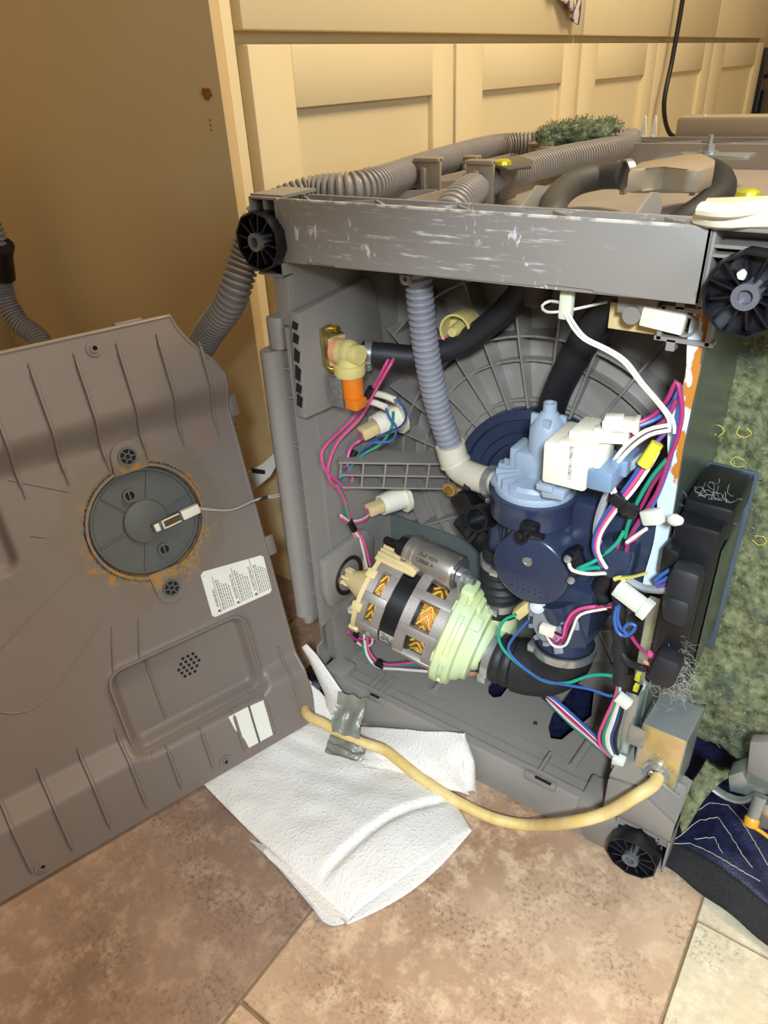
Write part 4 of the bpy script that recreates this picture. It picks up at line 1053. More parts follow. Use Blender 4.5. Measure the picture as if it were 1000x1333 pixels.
# lower loom
W('teal', .0017, [(672, 800, .03), (656, 808), (649, 826), (656, 846), (680, 868), (708, 886), (738, 889), (770, 879), (798, 880), (806, 888)], .028)
W('blue', .0015, [(688, 808, .03), (670, 828), (662, 846), (678, 866), (704, 884), (740, 892), (768, 897), (794, 906), (806, 904)], .026)
W('salmon', .0018, [(585, 874, .08), (610, 876), (638, 877), (664, 882), (690, 892), (706, 900)], .07)
W('salmon', .0016, [(600, 878, .08), (640, 880), (668, 886), (704, 902)], .066)
for k, (cname, dy, dd) in enumerate((('green', 8, .0), ('cream', 5, .003), ('pink', 2, .002), ('maroon', -1, .005), ('white', -4, .004), ('blue', -7, .006))):
    W(cname, .0016, [(705, 901, .062), (718, 912 + dy * .7, .055 - dd), (742, 934 + dy, .05 - dd), (768, 957 + dy * .8, .042 - dd), (786, 974 + dy * .6, .034), (801, 988 + dy * .2, .028)])
s = MB(); s.cyl(at(702, 898, .064), at(714, 908, .058), .0052, 10); part('tape_band', s, BLACK)
for k, (cname, dx) in enumerate((('pink', -5), ('green', -1), ('cream', 2), ('white', 4), ('darkblue', 7), ('black', 10))):
    W(cname, .0017, [(808 + dx * .2, 884, .02), (804 + dx * .8, 910, .02), (795 + dx * 1.3, 935, .022), (787 + dx * 1.4, 958, .024), (790 + dx * 1.2, 974, .026), (802 + dx * .4, 988, .026)])
s = MB(); s.box(at(806, 990, .024), (.012, .010, .010), None, .0015); part('wire_clip', s, TAGW)
s = MB(); s.box(at(812, 912, .014), (.014, .008, .010), (V((.9, 0, -.4)), V((0, 1, 0)), V((.4, 0, .9))), .001); part('wire_clip', s, TAGW)

# ---- right side: steel plate with rusty flange, lower bracket, junction box, terminal box
XP = .388
s = MB(); P = [(.034, .553), (.038, .48), (.030, .455), (.036, .42), (.040, .38), (.040, .325), (.048, .318), (.12, .30), (.20, .30), (.20, .46), (.172, .47), (.172, .553)]
s.prism([(XP, y, z) for y, z in P], (.0015, 0, 0)); s.bx((XP - .001, .155, .30), (XP + .001, .172, .553))
pl = part('steel_plate', s, PLATEG)
s = MB(); F = [(.555, 0), (.50, .001), (.47, -.002), (.455, -.010), (.43, -.012), (.41, -.008), (.37, -.006), (.335, -.004), (.322, .002)]
s.grid(lambda u, v: V((XP - .012 * (1 - u) + .001 * u, .036 - .003 * (1 - u) + (0 if u > .5 else 0), .555 - (.555 - .322) * v)) + V((0, .4 * max(0, 0), 0)), 4, 24)
s2 = MB(); s2.slab(lambda u, v: V((XP + .0008 - (.0105 + .002 * math.sin(v * 21) * (1 if v < .7 else .4)) * (1 - u), .034 + .004 * math.sin(v * 9 + 1) - .002 * (1 - u), .556 - .236 * v)), 4, 30, (0, .0015, 0))
obj('flange', s2, RUST, pl, 'pale blue folded edge spotted with rust')
s = MB(); P = [(.045, .30), (.044, .225), (.046, .19), (.06, .185), (.06, .095), (.16, .08), (.18, .30)]
s.prism([(XP + .004, y, z) for y, z in P], (.0015, 0, 0)); s.prism([(XP + .0045, .0455, .30), (XP - .006, .044, .30), (XP - .006, .044, .20), (XP + .0045, .0455, .195)], (0, .0015, 0)); s.bx((XP - .008, .030, .085), (XP + .004, .0315, .195), .0004); s.bx((XP + .003, .030, .085), (XP + .0045, .07, .195), .0004)
s.cyl((XP - .007, .0295, .19), (XP - .007, .0295, .09), .0022, 10)
s.bx((XP + .003, .022, .14), (XP + .018, .0235, .165), .0006)
part('steel_bracket', s, STEEL)
# lug with brass screw on the tub edge
s = MB(); q = at(838, 741, .05); s.lathe(q, (0, -1, 0), [(0, .013), (.005, .012), (.005, .007), (.004, .007), (.004, 0)], 20); s.bx(q + V((-.018, .001, -.012)), q + V((.014, .02, .012)), .002); lg = part('mounting_lug', s, mat('tan_lug', 'a88a66', .45))
s = MB(); s.lathe(q + V((0, -.004, 0)), (0, -1, 0), [(0, .006), (.003, .0055), (.004, 0)], 12); obj('screw', s, BRASS, lg, 'brass screw')
# junction box of gold-passivated steel
x0_, x1_, z0_, z1_ = .401, .440, .091, .164
s = MB(); s.bx((x0_, .03, z0_), (x1_, .0312, z1_), .0004); jb = part('junction_box', s, CHROMATE, 'gold and silver steel junction box')
s = MB(); s.prism([(x0_, .0305, z1_), (x1_, .0305, z1_), (x1_ + .003, .066, z1_ + .012), (x0_ + .004, .070, z1_ + .012)], (0, 0, .0012)); s.prism([(x1_, .0305, z0_), (x1_, .0305, z1_ + .001), (x1_ + .003, .066, z1_ + .013), (x1_ + .003, .066, z0_ + .006)], (.0012, 0, 0)); s.bx((x0_ - .001, .03, z0_), (x0_ + .0005, .066, z1_))
s.bx((x0_, .0305, z0_ - .001), (x1_, .07, z0_))
obj('box_side', s, STEEL, jb)
s = MB(); q = at(855, 1003, .03); s.lathe(q, (0, -1, 0), [(0, .013), (.003, .013), (.003, .0105), (.008, .0095), (.008, .007), (.0, .007)], 10); s.box(q + V((.004, -.012, .003)), (.020, .004, .005), (V((.9, 0, -.4)), V((0, 1, 0)), V((.4, 0, .9))), .001); s.cyl(q + V((.002, -.01, -.002)), q + V((.026, -.008, -.012)), .0018, 8)
obj('cord_grip', s, CLAMP, jb)

# black terminal box on the plate
s = MB()
bz0, bz1 = .215, .400
s.bx((.393, .030, bz0), (.428, .125, bz1 - .01), .004)
s.bx((.398, .010, bz0 + .03), (.424, .035, bz1 - .05), .004); s.bx((.393, .05, bz1 - .03), (.431, .125, bz1), .004)
s.bx((.390, .015, .345), (.404, .05, .372), .004)
tbx = part('control_box', s, BLACK, 'dusty black control box')
s = MB(); p, q = at(882, 800, .004), at(898, 735, .008); d = (q - p).normalized(); e_ = V((0, 1, 0)); e_ = (e_ - d * e_.dot(d)).normalized(); s.box((p + q) / 2, ((q - p).length, .022, .024), (d, e_, d.cross(e_)), .007); s.box(p.lerp(q, .2) , ((q - p).length * .55, .028, .020), (d, e_, d.cross(e_)), .006); obj('cable_boot', s, RUBBER, tbx)
s = MB(); p, q = at(860, 885, .002), at(875, 850, .004); d = (q - p).normalized(); e_ = V((0, 1, 0)); e_ = (e_ - d * e_.dot(d)).normalized(); s.box((p + q) / 2, ((q - p).length, .022, .022), (d, e_, d.cross(e_)), .006); obj('cable_boot', s, RUBBER, tbx)
s = MB(); s.bx((.429, .045, bz0 + .02), (.4305, .115, bz1 - .035), .0004); obj('side_window', s, mat('olive_plate', '4d5648', .3, metal=.3), tbx)
s = MB(); s.bx((.392, .120, bz0 - .01), (.4335, .1225, bz1 + .001), .0006); obj('back_plate', s, mat('blue_grey_plate', '4f5d6c', .35, metal=.3), tbx)
for (za, n) in ((.255, 2), (.245, 1)): pass
s = MB(); s.bx((.390, .010, .232), (.394, .016, .238)); s.bx((.390, .010, .219), (.394, .016, .224)); obj('terminal', s, YSCREW, tbx)

# things under the beam at the right: tub edge, white latch, grey guide, screw boss
s = MB(); p = at(823, 410, .03); s.lathe(p + V((0, -.002, 0)), (0, 1, 0), [(0, .0035), (0, .0065), (.02, .0065)], 16); s.bx(p + V((-.012, .001, .0)), p + V((.016, .018, .012)), .001); part('screw_boss', s, GREY)
s = MB(); s.bx(at(822, 425, .05) + V((-.018, 0, -.004)), at(822, 425, .05) + V((.02, .03, .016)), .001); part('latch_body', s, CREAM)
p = at(865, 415, .035); s = MB(); s.box(p, (.030, .012, .014), (V((.96, 0, -.1)).normalized(), V((0, 1, 0)), V((.1, 0, .96)).normalized()), .001)
for k in range(2): s.box(p + V((.004 + k * .005, -.0065, -.001)), (.0025, .001, .006))
part('latch', s, IVORY)
p = at(895, 424, .038); s = MB(); s.box(p + V((0, 0, .012)), (.036, .01, .003)); s.box(p + V((0, 0, -.010)), (.04, .01, .003)); s.box(p + V((-.017, 0, .001)), (.003, .01, .024)); s.box(p + V((.016, 0, .001)), (.003, .01, .024)); s.ring(p + V((0, -.005, .001)), (0, 1, 0), .006, .008, .008, 16); s.box(p + V((-.006, 0, .016)), (.006, .01, .008)); s.box(p + V((-.008, 0, -.014)), (.006, .01, .008)); part('guide_frame', s, GREY)
s = MB(); p = at(527, 363, .04); s.ring(p, (0, 1, 0), .0022, .0055, .004, 14); s.bx(p + V((-.005, 0, .003)), p + V((.005, .004, .02))); part('screw_boss', s, GREY)

# upper right: bolt plate, cover slab, spring clips, white bundle
s = MB(); s.bx((.235, .44, .603), (.315, .475, .607), .001); s.bx((.27, .44, .574), (.275, .475, .603)); bp_ = part('bolt_plate', s, STEEL)
s = MB(); s.cyl((.268, .455, .607), (.268, .455, .610), .011, 14); s.lathe((.268, .455, .610), (0, 0, 1), [(0, .007), (.006, .007), (.006, .0035), (.016, .0035), (.016, 0)], 6); obj('bolt', s, CLAMP, bp_)
s = MB(); s.bx((.17, .66, .575), (.62, .70, .632), .006); part('lid_slab', s, BROWN)
for xx, yy in ((.130, .648), (.142, .655), (.205, .665)):
    s = MB(); s.prism([(xx - .006, yy, .600), (xx + .006, yy, .600), (xx + .002, yy, .632), (xx, yy, .634)], (0, .003, 0), .0005); s.cyl((xx, yy - .002, .605), (xx, yy + .005, .605), .004, 10); part('spring_clip', s, WHITE)
s = MB()
for (za, pp_, rr) in ((.617, [(912, 283), (940, 288), (975, 287), (1030, 286)], .0065), (.624, [(914, 272), (945, 275), (985, 271), (1030, 268)], .006), (.620, [(935, 281), (965, 281), (1030, 279)], .005)):
    s.tube([at(a, b, za, 2) for a, b in pp_], rr, 10, flat=.7)
s.prism([at(905, 290, .614, 2), at(918, 270, .614, 2), at(1030, 266, .614, 2), at(1030, 292, .614, 2)], (0, 0, .006), .001)
part('hose_bundle', s, IVORY, 'yellowed white strap bundle on the upper right corner')
s = MB(); s.bx((.37, .09, .574), (.46, .094, .606)); s.bx((.37, .16, .574), (.46, .164, .606)); s.prism([(.37, .092, .574), (.372, .092, .606), (.42, .164, .606), (.418, .164, .574)], (.002, .002, 0)); s.bx((.42, .09, .574), (.423, .164, .606)); part('deck_rib', s, DECK)
s = MB(); s.lathe((.385, .10, .615), (0, 0, 1), [(0, .009), (.004, .008), (.006, .004), (.006, 0)], 12); part('screw', s, YSCREW, 'yellow screw at the upper right corner')
s = MB(); s.tube([at(424, 255, .10), at(420, 240, .10)], .003, 8); s.tube([at(420, 240, .10), at(417, 236, .10)], .0018, 6); part('tie_end', s, mat('yellow_tie', 'd8cc94', .4))

# hinge hardware at the lower right
s = MB(); s.prism([at(976, 966, .07), at(1010, 966, .07), at(1018, 1030, .07), at(972, 1006, .07)], (0, .012, 0), .002); hg = part('hinge_block', s, GREY)
s = MB(); s.prism([at(948, 1010, .075), at(968, 1004, .075), at(972, 1020, .075), at(1010, 1026, .075), at(1020, 1034, .075), at(975, 1036, .075), at(950, 1030, .075)], (0, .02, 0), .001); s.tube([at(930, 1026, .07), at(945, 1036, .068), at(965, 1042, .066), at(985, 1036, .066)], .005, 8, flat=.5); part('hinge_bracket', s, STEEL)
s = MB(); s.cyl(at(991, 1036, .06), at(980, 1066, .05), .0058, 14); rd = part('hinge_spring_rod', s, STEEL)
s = MB(); s.cyl(at(980, 1064, .05), at(977, 1076, .045), .0066, 14, .001); s.tube([at(976, 1074, .045), at(990, 1082, .045), at(1006, 1094, .045)], .0018, 8); obj('rod_end', s, mat('amber_plastic', 'd8a02a', .35), rd, 'amber rod end')
s = MB(); s.prism([at(994, 1050, .055), at(1012, 1046, .055), at(1010, 1082, .055), at(987, 1078, .055)], (0, .015, 0), .001); part('hinge_plate', s, CAPM)

# ---- felt insulation (part of the door side) and loose tuft
def fz(p, s): return mnoise.noise(V(p) * s)


s = MB()


def felt_fn(u, v):
    x = .3865 + .30 * u; z = .09 + .50 * v
    y = .092 + .19 * z + .010 * fz((x, 0, z), 16) + .004 * fz((x, 1, z), 60) + .0018 * fz((x, 2, z), 180)
    if v < .06: z += .012 * fz((x, 3, 0), 40)
    return V((x, y, z))


s.slab(felt_fn, 120, 190, (0, .018, 0))
fb = part('felt_insulation', s, FELT, 'matted green felt insulation sheet', sharp=180)
s = MB(); random.seed(11)
for k in range(1500):
    u, v = random.random() * .6, random.random(); p = felt_fn(u, v); a = random.random() * 6.28; L = random.uniform(.004, .013)
    pts = [p + V((0, .001, 0))]
    for j in range(3):
        a += random.uniform(-1, 1); pts.append(pts[-1] + V((math.cos(a), random.uniform(-.5, .25), math.sin(a))) * L / 3)
    s.sweep(pts, .00022, 3, False)
obj('fibre', s, FIBRE, fb, kind='stuff')
s = MB()
for a, b in ((925, 562), (935, 558), (958, 790), (962, 600), (945, 845), (930, 650), (990, 700), (970, 560), (950, 900)):
    c = at(a, b, .15); pts = [c + V((.006 * math.cos(t * 1.3 + a), -.004, .006 * math.sin(t * 1.3 + a) * (1 - t * .08))) for t in range(5)]
    s.tube(pts, .0004, 5, .002)
obj('yellow_fibre', s, FIBREY, fb, kind='stuff')
# hanging flap
s = MB()
cl = [(940, 1000, .085), (925, 1012, .072), (912, 1026, .060), (900, 1040, .050), (892, 1058, .042), (889, 1080, .036)]
hw = [26, 18, 16, 17, 14, 5]


def flap(u, v):
    t_ = v * 5; i = min(4, int(t_)); f_ = t_ - i; a, b = cl[i], cl[i + 1]; x, y, d = (a[j] + (b[j] - a[j]) * f_ for j in range(3)); h = hw[i] + (hw[i + 1] - hw[i]) * f_
    p = at(x + (u - .5) * h * 1.7, y + (u - .5) * h * .6, d); return p + V((0, 1, 0)) * (.003 * fz(p, 60) + .002 * fz(p, 200)) + V((0, -.006 * math.sin(u * PI), 0))


s.slab(flap, 24, 50, (0, .008, 0)); obj('felt_flap', s, FELT, fb, sharp=180)
# lint on the control box
s = MB(); random.seed(5)
for cx_, cy_, n, sp in ((922, 655, 60, 22), (878, 890, 130, 22), (880, 860, 60, 20), (858, 1000, 30, 10)):
    for k in range(n):
        p = at(cx_ + random.gauss(0, sp * .6), cy_ + random.gauss(0, sp * .6), .012 if cy_ > 700 else .06); a = random.random() * 6.28; pts = [p]
        for j in range(4): a += random.uniform(-1.2, 1.2); pts.append(pts[-1] + V((math.cos(a), random.uniform(-.4, .3), math.sin(a))) * random.uniform(.002, .005))
        s.sweep(pts, .00016, 3, False)
part('lint', s, LINT, 'wisps of grey lint', kind='stuff')

# ------------------------------------------------------------------ loose things round the machine
s = MB(); random.seed(9)


def tuft(u, v):
    a = 2 * PI * u; t_ = v; c = V((.035, .505, .618)).lerp(V((.115, .59, .624)), t_); r = .017 * math.sin(PI * min(.98, max(.02, t_))) ** .6 + .002
    d = V((-.7 * math.cos(a), .7 * math.cos(a), .75 * math.sin(a))); p = c + d * r
    return p + d * (.016 * fz(p, 38) + .006 * fz(p, 130))


s.grid(tuft, 40, 40)
for k in range(1400):
    p = tuft(random.random(), random.random()); a = random.random() * 6.28; pts = [p]
    for j in range(3): a += random.uniform(-1, 1); pts.append(pts[-1] + V((math.cos(a) * .7, math.cos(a) * .4, math.sin(a) * .6 + .25)) * .003)
    s.sweep(pts, .0004, 3, False)
o = obj('felt_tuft', s, FIBREG, label='loose tuft of grey-green fibre lying on top of the upturned dishwasher side', cat='fibre tuft', sharp=180)

# navy quilted pad under the machine
s = MB()


def pad(u, v):
    y0_ = .055 - .012 * math.sin(u * 5) if u < .45 else .055 - .05 * smooth(.45, .95, u)
    x = .13 + .50 * u; y = y0_ + (.42 - y0_) * v
    hump = .022 * smooth(.60, .75, u) * math.exp(-((v - .18) / .22) ** 2) + .015 * max(0, fz((x, y, 0), 14)) * smooth(.6, .72, u)
    q = .003 * abs(math.sin((x + y) * 55)) * smooth(.6, .7, u)
    return V((x, y, .010 + hump + q + .002 * fz((x, y, 5), 40)))


s.slab(pad, 110, 70, (0, 0, -.008)); 
qp = empty('quilted_pad', (.40, .22, 0), 'navy quilted pad with black mesh border lying under the right side of the dishwasher', 'pad')
obj('quilt', s, QUILT, qp, sharp=180)
s = MB(); s.slab(lambda u, v: pad(u, 0) + V((.012 * (1 - v) * smooth(.5, 1, u), -.026 * (1 - v), -.006 * (1 - v) - (pad(u, 0).z - .011) * .7 * (1 - v) + .002 * math.sin(u * 60) * (1 - v))) if u > .5 else pad(u, 0) + V((0, -.012 * (1 - v), -.001)), 90, 6, (0, 0, -.002)); obj('mesh_border', s, MESHB, qp, 'black mesh border', sharp=180)
s = MB()
for pts in ([(865, 1085), (895, 1062), (925, 1045), (948, 1048), (965, 1068), (985, 1100), (1005, 1135)], [(870, 1100), (910, 1068), (935, 1064), (950, 1085), (965, 1110), (980, 1130)], [(870, 1098), (900, 1098), (930, 1112), (960, 1130), (990, 1148)], [(905, 1092), (930, 1090), (940, 1110)], [(960, 1042), (975, 1055), (985, 1080)]):
    for a, b in zip(pts, pts[1:]):
        ok = []
        for k in range(9):
            x, y = a[0] + (b[0] - a[0]) * k / 8, a[1] + (b[1] - a[1]) * k / 8
            p = at(x, y, .02, 2)
            for it in range(4):
                u = (p.x - .13) / .50; y0_ = pad(min(1, max(0, u)), 0).y; v = (p.y - y0_) / (.42 - y0_); z = pad(min(1, max(0, u)), min(1, max(0, v))).z; p = at(x, y, z + .0006, 2)
            ok.append(p)
        s.sweep([q_ + V((random.uniform(-.0005, .0005), random.uniform(-.0005, .0005), 0)) for q_ in ok], .00032, 5)
obj('stitching', s, THREAD, qp, 'pale stitching', kind='stuff')

# ---- base cover leaning at the left (own coordinates: s to the right edge, u up, d towards the viewer)
CB = V((.017, -.028, .0040)); cdv = V((.30024111, .95386334, 0)); cuv = V((-.23545669, .07411311, .9690549)).normalized(); cnv = cuv.cross(cdv)
if cnv.dot(CAM - CB) < 0: cnv = -cnv
CMAT = Matrix(((cdv.x, cuv.x, cnv.x, CB.x), (cdv.y, cuv.y, cnv.y, CB.y), (cdv.z, cuv.z, cnv.z, CB.z), (0, 0, 0, 1)))
BC = empty('base_cover', CB, 'grey plastic base cover with round float housing and rust stains, leaning at the left', 'cover')
BC.matrix_world = CMAT


def cpart(name, mb, m, label=None, parent=None, kind=None, **k):
    o = obj(name, mb, m, None, label, kind, **k); o.parent = parent or BC
    return o


SW = .43
RR = lambda s_, u_, cs, cu, hs, hu, rad: max(abs(s_ - cs) - hs + rad, abs(u_ - cu) - hu + rad, 0) if False else (math.hypot(max(abs(s_ - cs) - hs + rad, 0), max(abs(u_ - cu) - hu + rad, 0)) - rad if (abs(s_ - cs) > hs - rad and abs(u_ - cu) > hu - rad) else max(abs(s_ - cs) - hs, abs(u_ - cu) - hu))


def relief(s_, u_):
    d = .016 * (1 - smooth(.068, .096, u_)) + .016 * smooth(.402, .436, u_)
    # grille recess with raised rim
    q = RR(s_, u_, -.130, .122, .080, .050, .016)
    if q < .012:
        t_ = smooth(.008, .0, q); d = d * (1 - t_) + t_ * (.002 - .014 * smooth(0, -.010, q))
    # second recess at the far left
    q = RR(s_, u_, -.315, .360, .070, .048, .014)
    if q < 0: d -= .008 * smooth(0, -.008, q)
    # float well
    r = math.hypot(s_ - FLOAT_S, u_ - FLOAT_U)
    d -= .010 * (1 - smooth(.060, .0625, r))
    return d


def cov_fn(a, b):
    u_ = .51 * b
    sr = 0.0 if u_ < .443 else -.040 * smooth(.43, .512, u_) * (1 if u_ > .46 else .8)
    if u_ < .035: sr = -.004 * (1 - u_ / .035)
    s_ = -SW + (sr + SW) * a
    return V((s_, u_, relief(s_, u_)))


s = MB(); s.slab(cov_fn, 150, 180, (0, 0, -.003))
cpart('cover_panel', s, COVER, sharp=50)
s = MB(); s.sweep([cov_fn(k / 30, 1) + V((0, .0004, -.0015)) for k in range(31)] + [cov_fn(1, 1 - k / 90) + V((.0004, 0, -.0015)) for k in range(1, 91)], .0024, 8); cpart('edge_lip', s, COVER)
# ribs over the two slopes
for s_ in [-.018 - .0405 * k for k in range(11)]:
    r = MB(); hi = .497 if s_ < -.03 else .48
    pts = [V((s_ - .006 * 0, u_, relief(s_, u_) - .0002)) for u_ in [hi - (hi - .378) * k / 24 for k in range(25)]]
    r.sweep([p + V((0, 0, .0010)) for p in pts], lambda i: .0021 * (1 if 1 < i < 22 else .5), 6); cpart('rib', r, COVER)
    r = MB(); lo, top = .012, .110
    inrec = -.212 < s_ < -.048
    if inrec: top = .068
    pts = [V((s_, u_, relief(s_, u_))) for u_ in [lo + (top - lo) * k / 24 for k in range(25)]]
    r.sweep([p + V((0, 0, .0009)) for p in pts], lambda i: .0021 * (1 if 1 < i < 22 else .5), 6); cpart('rib', r, COVER)
r = MB(); r.sweep([V((-.166, u_, relief(-.166, u_) + .0004)) for u_ in [.086 + .08 * k / 12 for k in range(13)]], .0017, 6); cpart('rib', r, COVER)
# raised rim of the recess
r = MB(); pts = []
for k in range(64):
    t_ = 2 * PI * k / 64; cs_, sn_ = math.cos(t_), math.sin(t_); hs, hu, rd_ = .081, .051, .017
    x = (hs - rd_) * (1 if cs_ > 0 else -1) + rd_ * cs_; y = (hu - rd_) * (1 if sn_ > 0 else -1) + rd_ * sn_
    pts.append(V((-.130 + x, .122 + y, max(relief(-.130 + x, .122 + y), .002) + .0006)))
pts.append(pts[0]); r.sweep(pts, .0019, 6, False); cpart('recess_rim', r, COVER)
# ridge lines of the moulding
CINV = CMAT.inverted()


def cv(px, py, d=0.0):
    o_, r_ = CINV @ CAM, CINV.to_3x3() @ ray(px, py); return o_ + r_ * ((d - o_.z) / r_.z)


for pts in ([(-4, 849), (40, 803), (92, 750)], [(-6, 926), (20, 928), (45, 920), (75, 893), (105, 850), (135, 806)], [(10, 624), (50, 632), (92, 640)], [(145, 815), (147, 880)], [(180, 806), (181, 860)], [(40, 697), (60, 699)]):
    r = MB(); q = [cv(a, b) for a, b in pts]; r.sweep(spline([V((p.x, p.y, max(relief(p.x, p.y), -.001) + .0002)) for p in q], .006), .0008, 5); cpart('mould_line', r, COVER)
# screw bosses on the edges
for a, b in ((-.120, .497), (-.332, .013), (-.124, .013)):
    r = MB(); z = relief(a, b); r.ring((a, b, z), (0, 0, 1), .0026, .0078, .0012, 20); r.ring((a, b, z), (0, 0, 1), .0024, .0044, .0024, 16); sbs = cpart('screw_boss', r, COVER)
    r = MB(); r.cyl((a, b, z + .0002), (a, b, z + .0006), .0025, 12); cpart('screw_hole', r, SLOT, parent=sbs)
r = MB()
for row in range(5):
    n = (3, 4, 5, 4, 3)[row]
    for k in range(n):
        a, b = -.125 + (k - (n - 1) / 2) * .0062 + .001 * row, .134 + (row - 2) * .0054; z = relief(a, b); r.cyl((a, b, z + .0001), (a, b, z + .0006), .0019, 10)
cpart('drain_hole', r, SLOT, 'round cluster of drain holes')
# float housing
FP = V((FLOAT_S, FLOAT_U, -.010))
r = MB(); r.lathe(FP, (0, 0, 1), [(0, .0585), (.005, .0580), (.0065, .0565), (.0065, .0545), (.0045, .053), (.0045, .024), (.0075, .0228), (.0080, .0215), (.0080, 0)], 56)
fh = cpart('float_housing', r, COVER2, 'dark round float housing')
r = MB(); r.ring(FP + V((0, 0, .008)), (0, 0, 1), .0595, .0625, .004, 56); cpart('well_rim', r, COVER)
for k in range(6):
    a = math.radians(12 + 60 * k); d = V((math.cos(a), math.sin(a), 0)); r = MB(); r.box(FP + d * .038 + V((0, 0, .0052)), (.030, .0016, .0018), (d, V((-d.y, d.x, 0)), V((0, 0, 1)))); cpart('spoke', r, COVER2, parent=fh)
for du, dsx in ((.032, -.008), (-.036, .009)):
    c = FP + V((dsx, du, .0045)); r = MB(); r.ring(c, (0, 0, 1), .0048, .0072, .0035, 20); r.bx(c + V((-.0008, -.005, 0)), c + V((.0008, .005, .003))); kb = cpart('snap_ring', r, COVER2, parent=fh)
    r = MB(); r.cyl(c, c + V((0, 0, .0012)), .005, 16); cpart('snap_hole', r, SLOT, parent=fh)
for (a, b, up) in ((-.119, .3865, 1), (-.118, .236, -1)):
    z = .0; r = MB(); n = 22; out = []
    for k in range(n + 1):
        t_ = PI * k / n; out.append(V((a + .0165 * math.cos(t_), b + up * .0165 * math.sin(t_) * 1.0, -.002)))
    out = [V((a + .019, FLOAT_U + up * .056, -.002))] + out + [V((a - .019, FLOAT_U + up * .056, -.002))]
    r.prism(out, (0, 0, .0045), .0012)
    er = cpart('mounting_ear', r, COVER)
    r = MB(); c = V((a, b, .0024)); r.ring(c, (0, 0, 1), .0078, .0098, .0018, 24); r.ring(c, (0, 0, 1), .0024, .0036, .0016, 14)
    for k in range(6): t_ = k * PI / 3; d = V((math.cos(t_), math.sin(t_), 0)); r.box(c + d * .0056 + V((0, 0, .0007)), (.0046, .0012, .0014), (d, V((-d.y, d.x, 0)), V((0, 0, 1))))
    cpart('spoked_boss', r, COVER2, parent=er)
    r = MB(); r.cyl(c, c + V((0, 0, .0004)), .0078, 20); cpart('boss_hole', r, SLOT, parent=er)
for a, b in ((-.345, .215), (-.275, .300)): pass
r = MB(); c = V((-.288, .303, .0005)); r.ring(c, (0, 0, 1), .009, .0115, .0018, 24); r.ring(c, (0, 0, 1), .0026, .004, .0016, 14)
for k in range(6): t_ = k * PI / 3; d = V((math.cos(t_), math.sin(t_), 0)); r.box(c + d * .0064 + V((0, 0, .0007)), (.006, .0013, .0014), (d, V((-d.y, d.x, 0)), V((0, 0, 1))))
cpart('spoked_boss', r, COVER2)
# reed switch with its two thin leads
r = MB(); e1_, e2_ = V((-.142, .309, .001)), V((-.062, .312, .001)); 
p0, p1 = V((-.118, .305, .0)), V((-.064, .3095, .0)); d = (p1 - p0).normalized(); n_ = V((-d.y, d.x, 0)); z_ = V((0, 0, 1)); Lq = (p1 - p0).length
sw = MB(); sw.box(p0 + d * Lq * .33, (Lq * .62, .010, .007), (d, n_, z_), .001); swo = cpart('float_switch', sw, COVER2, parent=fh)
sw = MB(); sw.box(p0 + d * Lq * .10 + z_ * .0035, (.0055, .0085, .002), (d, n_, z_), .0008)
for sd in (-1, 1): sw.box(p0 + d * Lq * .40 + n_ * sd * .0042 + z_ * .0036, (Lq * .36, .0012, .0016), (d, n_, z_))
sw.box(p0 + d * Lq * .225 + z_ * .0036, (.0014, .0095, .0016), (d, n_, z_)); sw.box(p0 + d * Lq * .82 + z_ * .001, (Lq * .38, .0105, .008), (d, n_, z_), .001)
cpart('switch_body', sw, IVORY, 'ivory switch connector', parent=fh)
sw = MB(); sw.box(p0 + d * Lq * .42 + z_ * .0036, (Lq * .30, .006, .0008), (d, n_, z_)); cpart('reed', sw, mat('brown_reed', '5a3c1c', .4), parent=fh)
inv = CMAT.inverted()
for k, off in enumerate((0, .0022)):
    r = MB(); pts = [V((-.066, .309 + off, .003)), inv @ at(300, 664, -.04), inv @ at(330, 652, -.02), inv @ at(345, 647 + k * 2, -.01), inv @ at(380, 641 + k * 3, .01), inv @ at(420, 637 + k * 2, .05), inv @ at(437, 634, .07)]
    r.tube(pts, .0009, 6, .008); cpart('switch_lead', r, WIRE['thin'])
r = MB(); r.tube([inv @ at(338, 650, -.014), inv @ at(349, 647, -.008)], .0022, 8); cpart('tape_band', r, BLACK)
# warning label
LZ = .0006
r = MB(); r.prism([(-.081, .181, 0), (-.010, .180, 0), (-.007, .183, 0), (-.006, .226, 0), (-.009, .229, 0), (-.079, .238, 0), (-.083, .235, 0), (-.084, .184, 0)], (0, 0, LZ)); lbo = cpart('warning_label', r, WHITE, 'white trilingual warning label')
for x, wd_, st in ((-.074, 'WARNING', .0065), (-.050, 'ADVERTENCIA', .0065), (-.0265, 'AVERTISSEMENT', .0060)):
    o = text(wd_, st * .72, (x + .001, .191, LZ + .0001), (0, 1, 0), (-1, 0, 0), INK, lbo)
    r = MB(); r.prism([(x + .0008, .184, LZ), (x + .0008, .188, LZ), (x - .0028, .186, LZ)], (0, 0, .00008)); r.bx((x + .0022, .184, LZ), (x + .0027, .232 + x * .05, LZ + .00008)); cpart('rule', r, INK, parent=lbo)
r = MB(); random.seed(2)
for bx0, n in ((-.0695, 6), (-.0455, 6), (-.022, 6)):
    for k in range(n):
        x = bx0 + k * .0026; y = .185
        while y < .222 - k * .0022 * (1 if n == 6 else 0):
            L = random.uniform(.0015, .004); r.bx((x, y, LZ), (x + (.0012 if k else .0016), y + L, LZ + .00008)); y += L + .0009
o = cpart('fine_print', r, INKG, parent=lbo, kind='stuff')
text('⚠' if False else '!', .004, (-.078, .232, LZ + .0001), (0, 1, 0), (-1, 0, 0), INK, lbo)
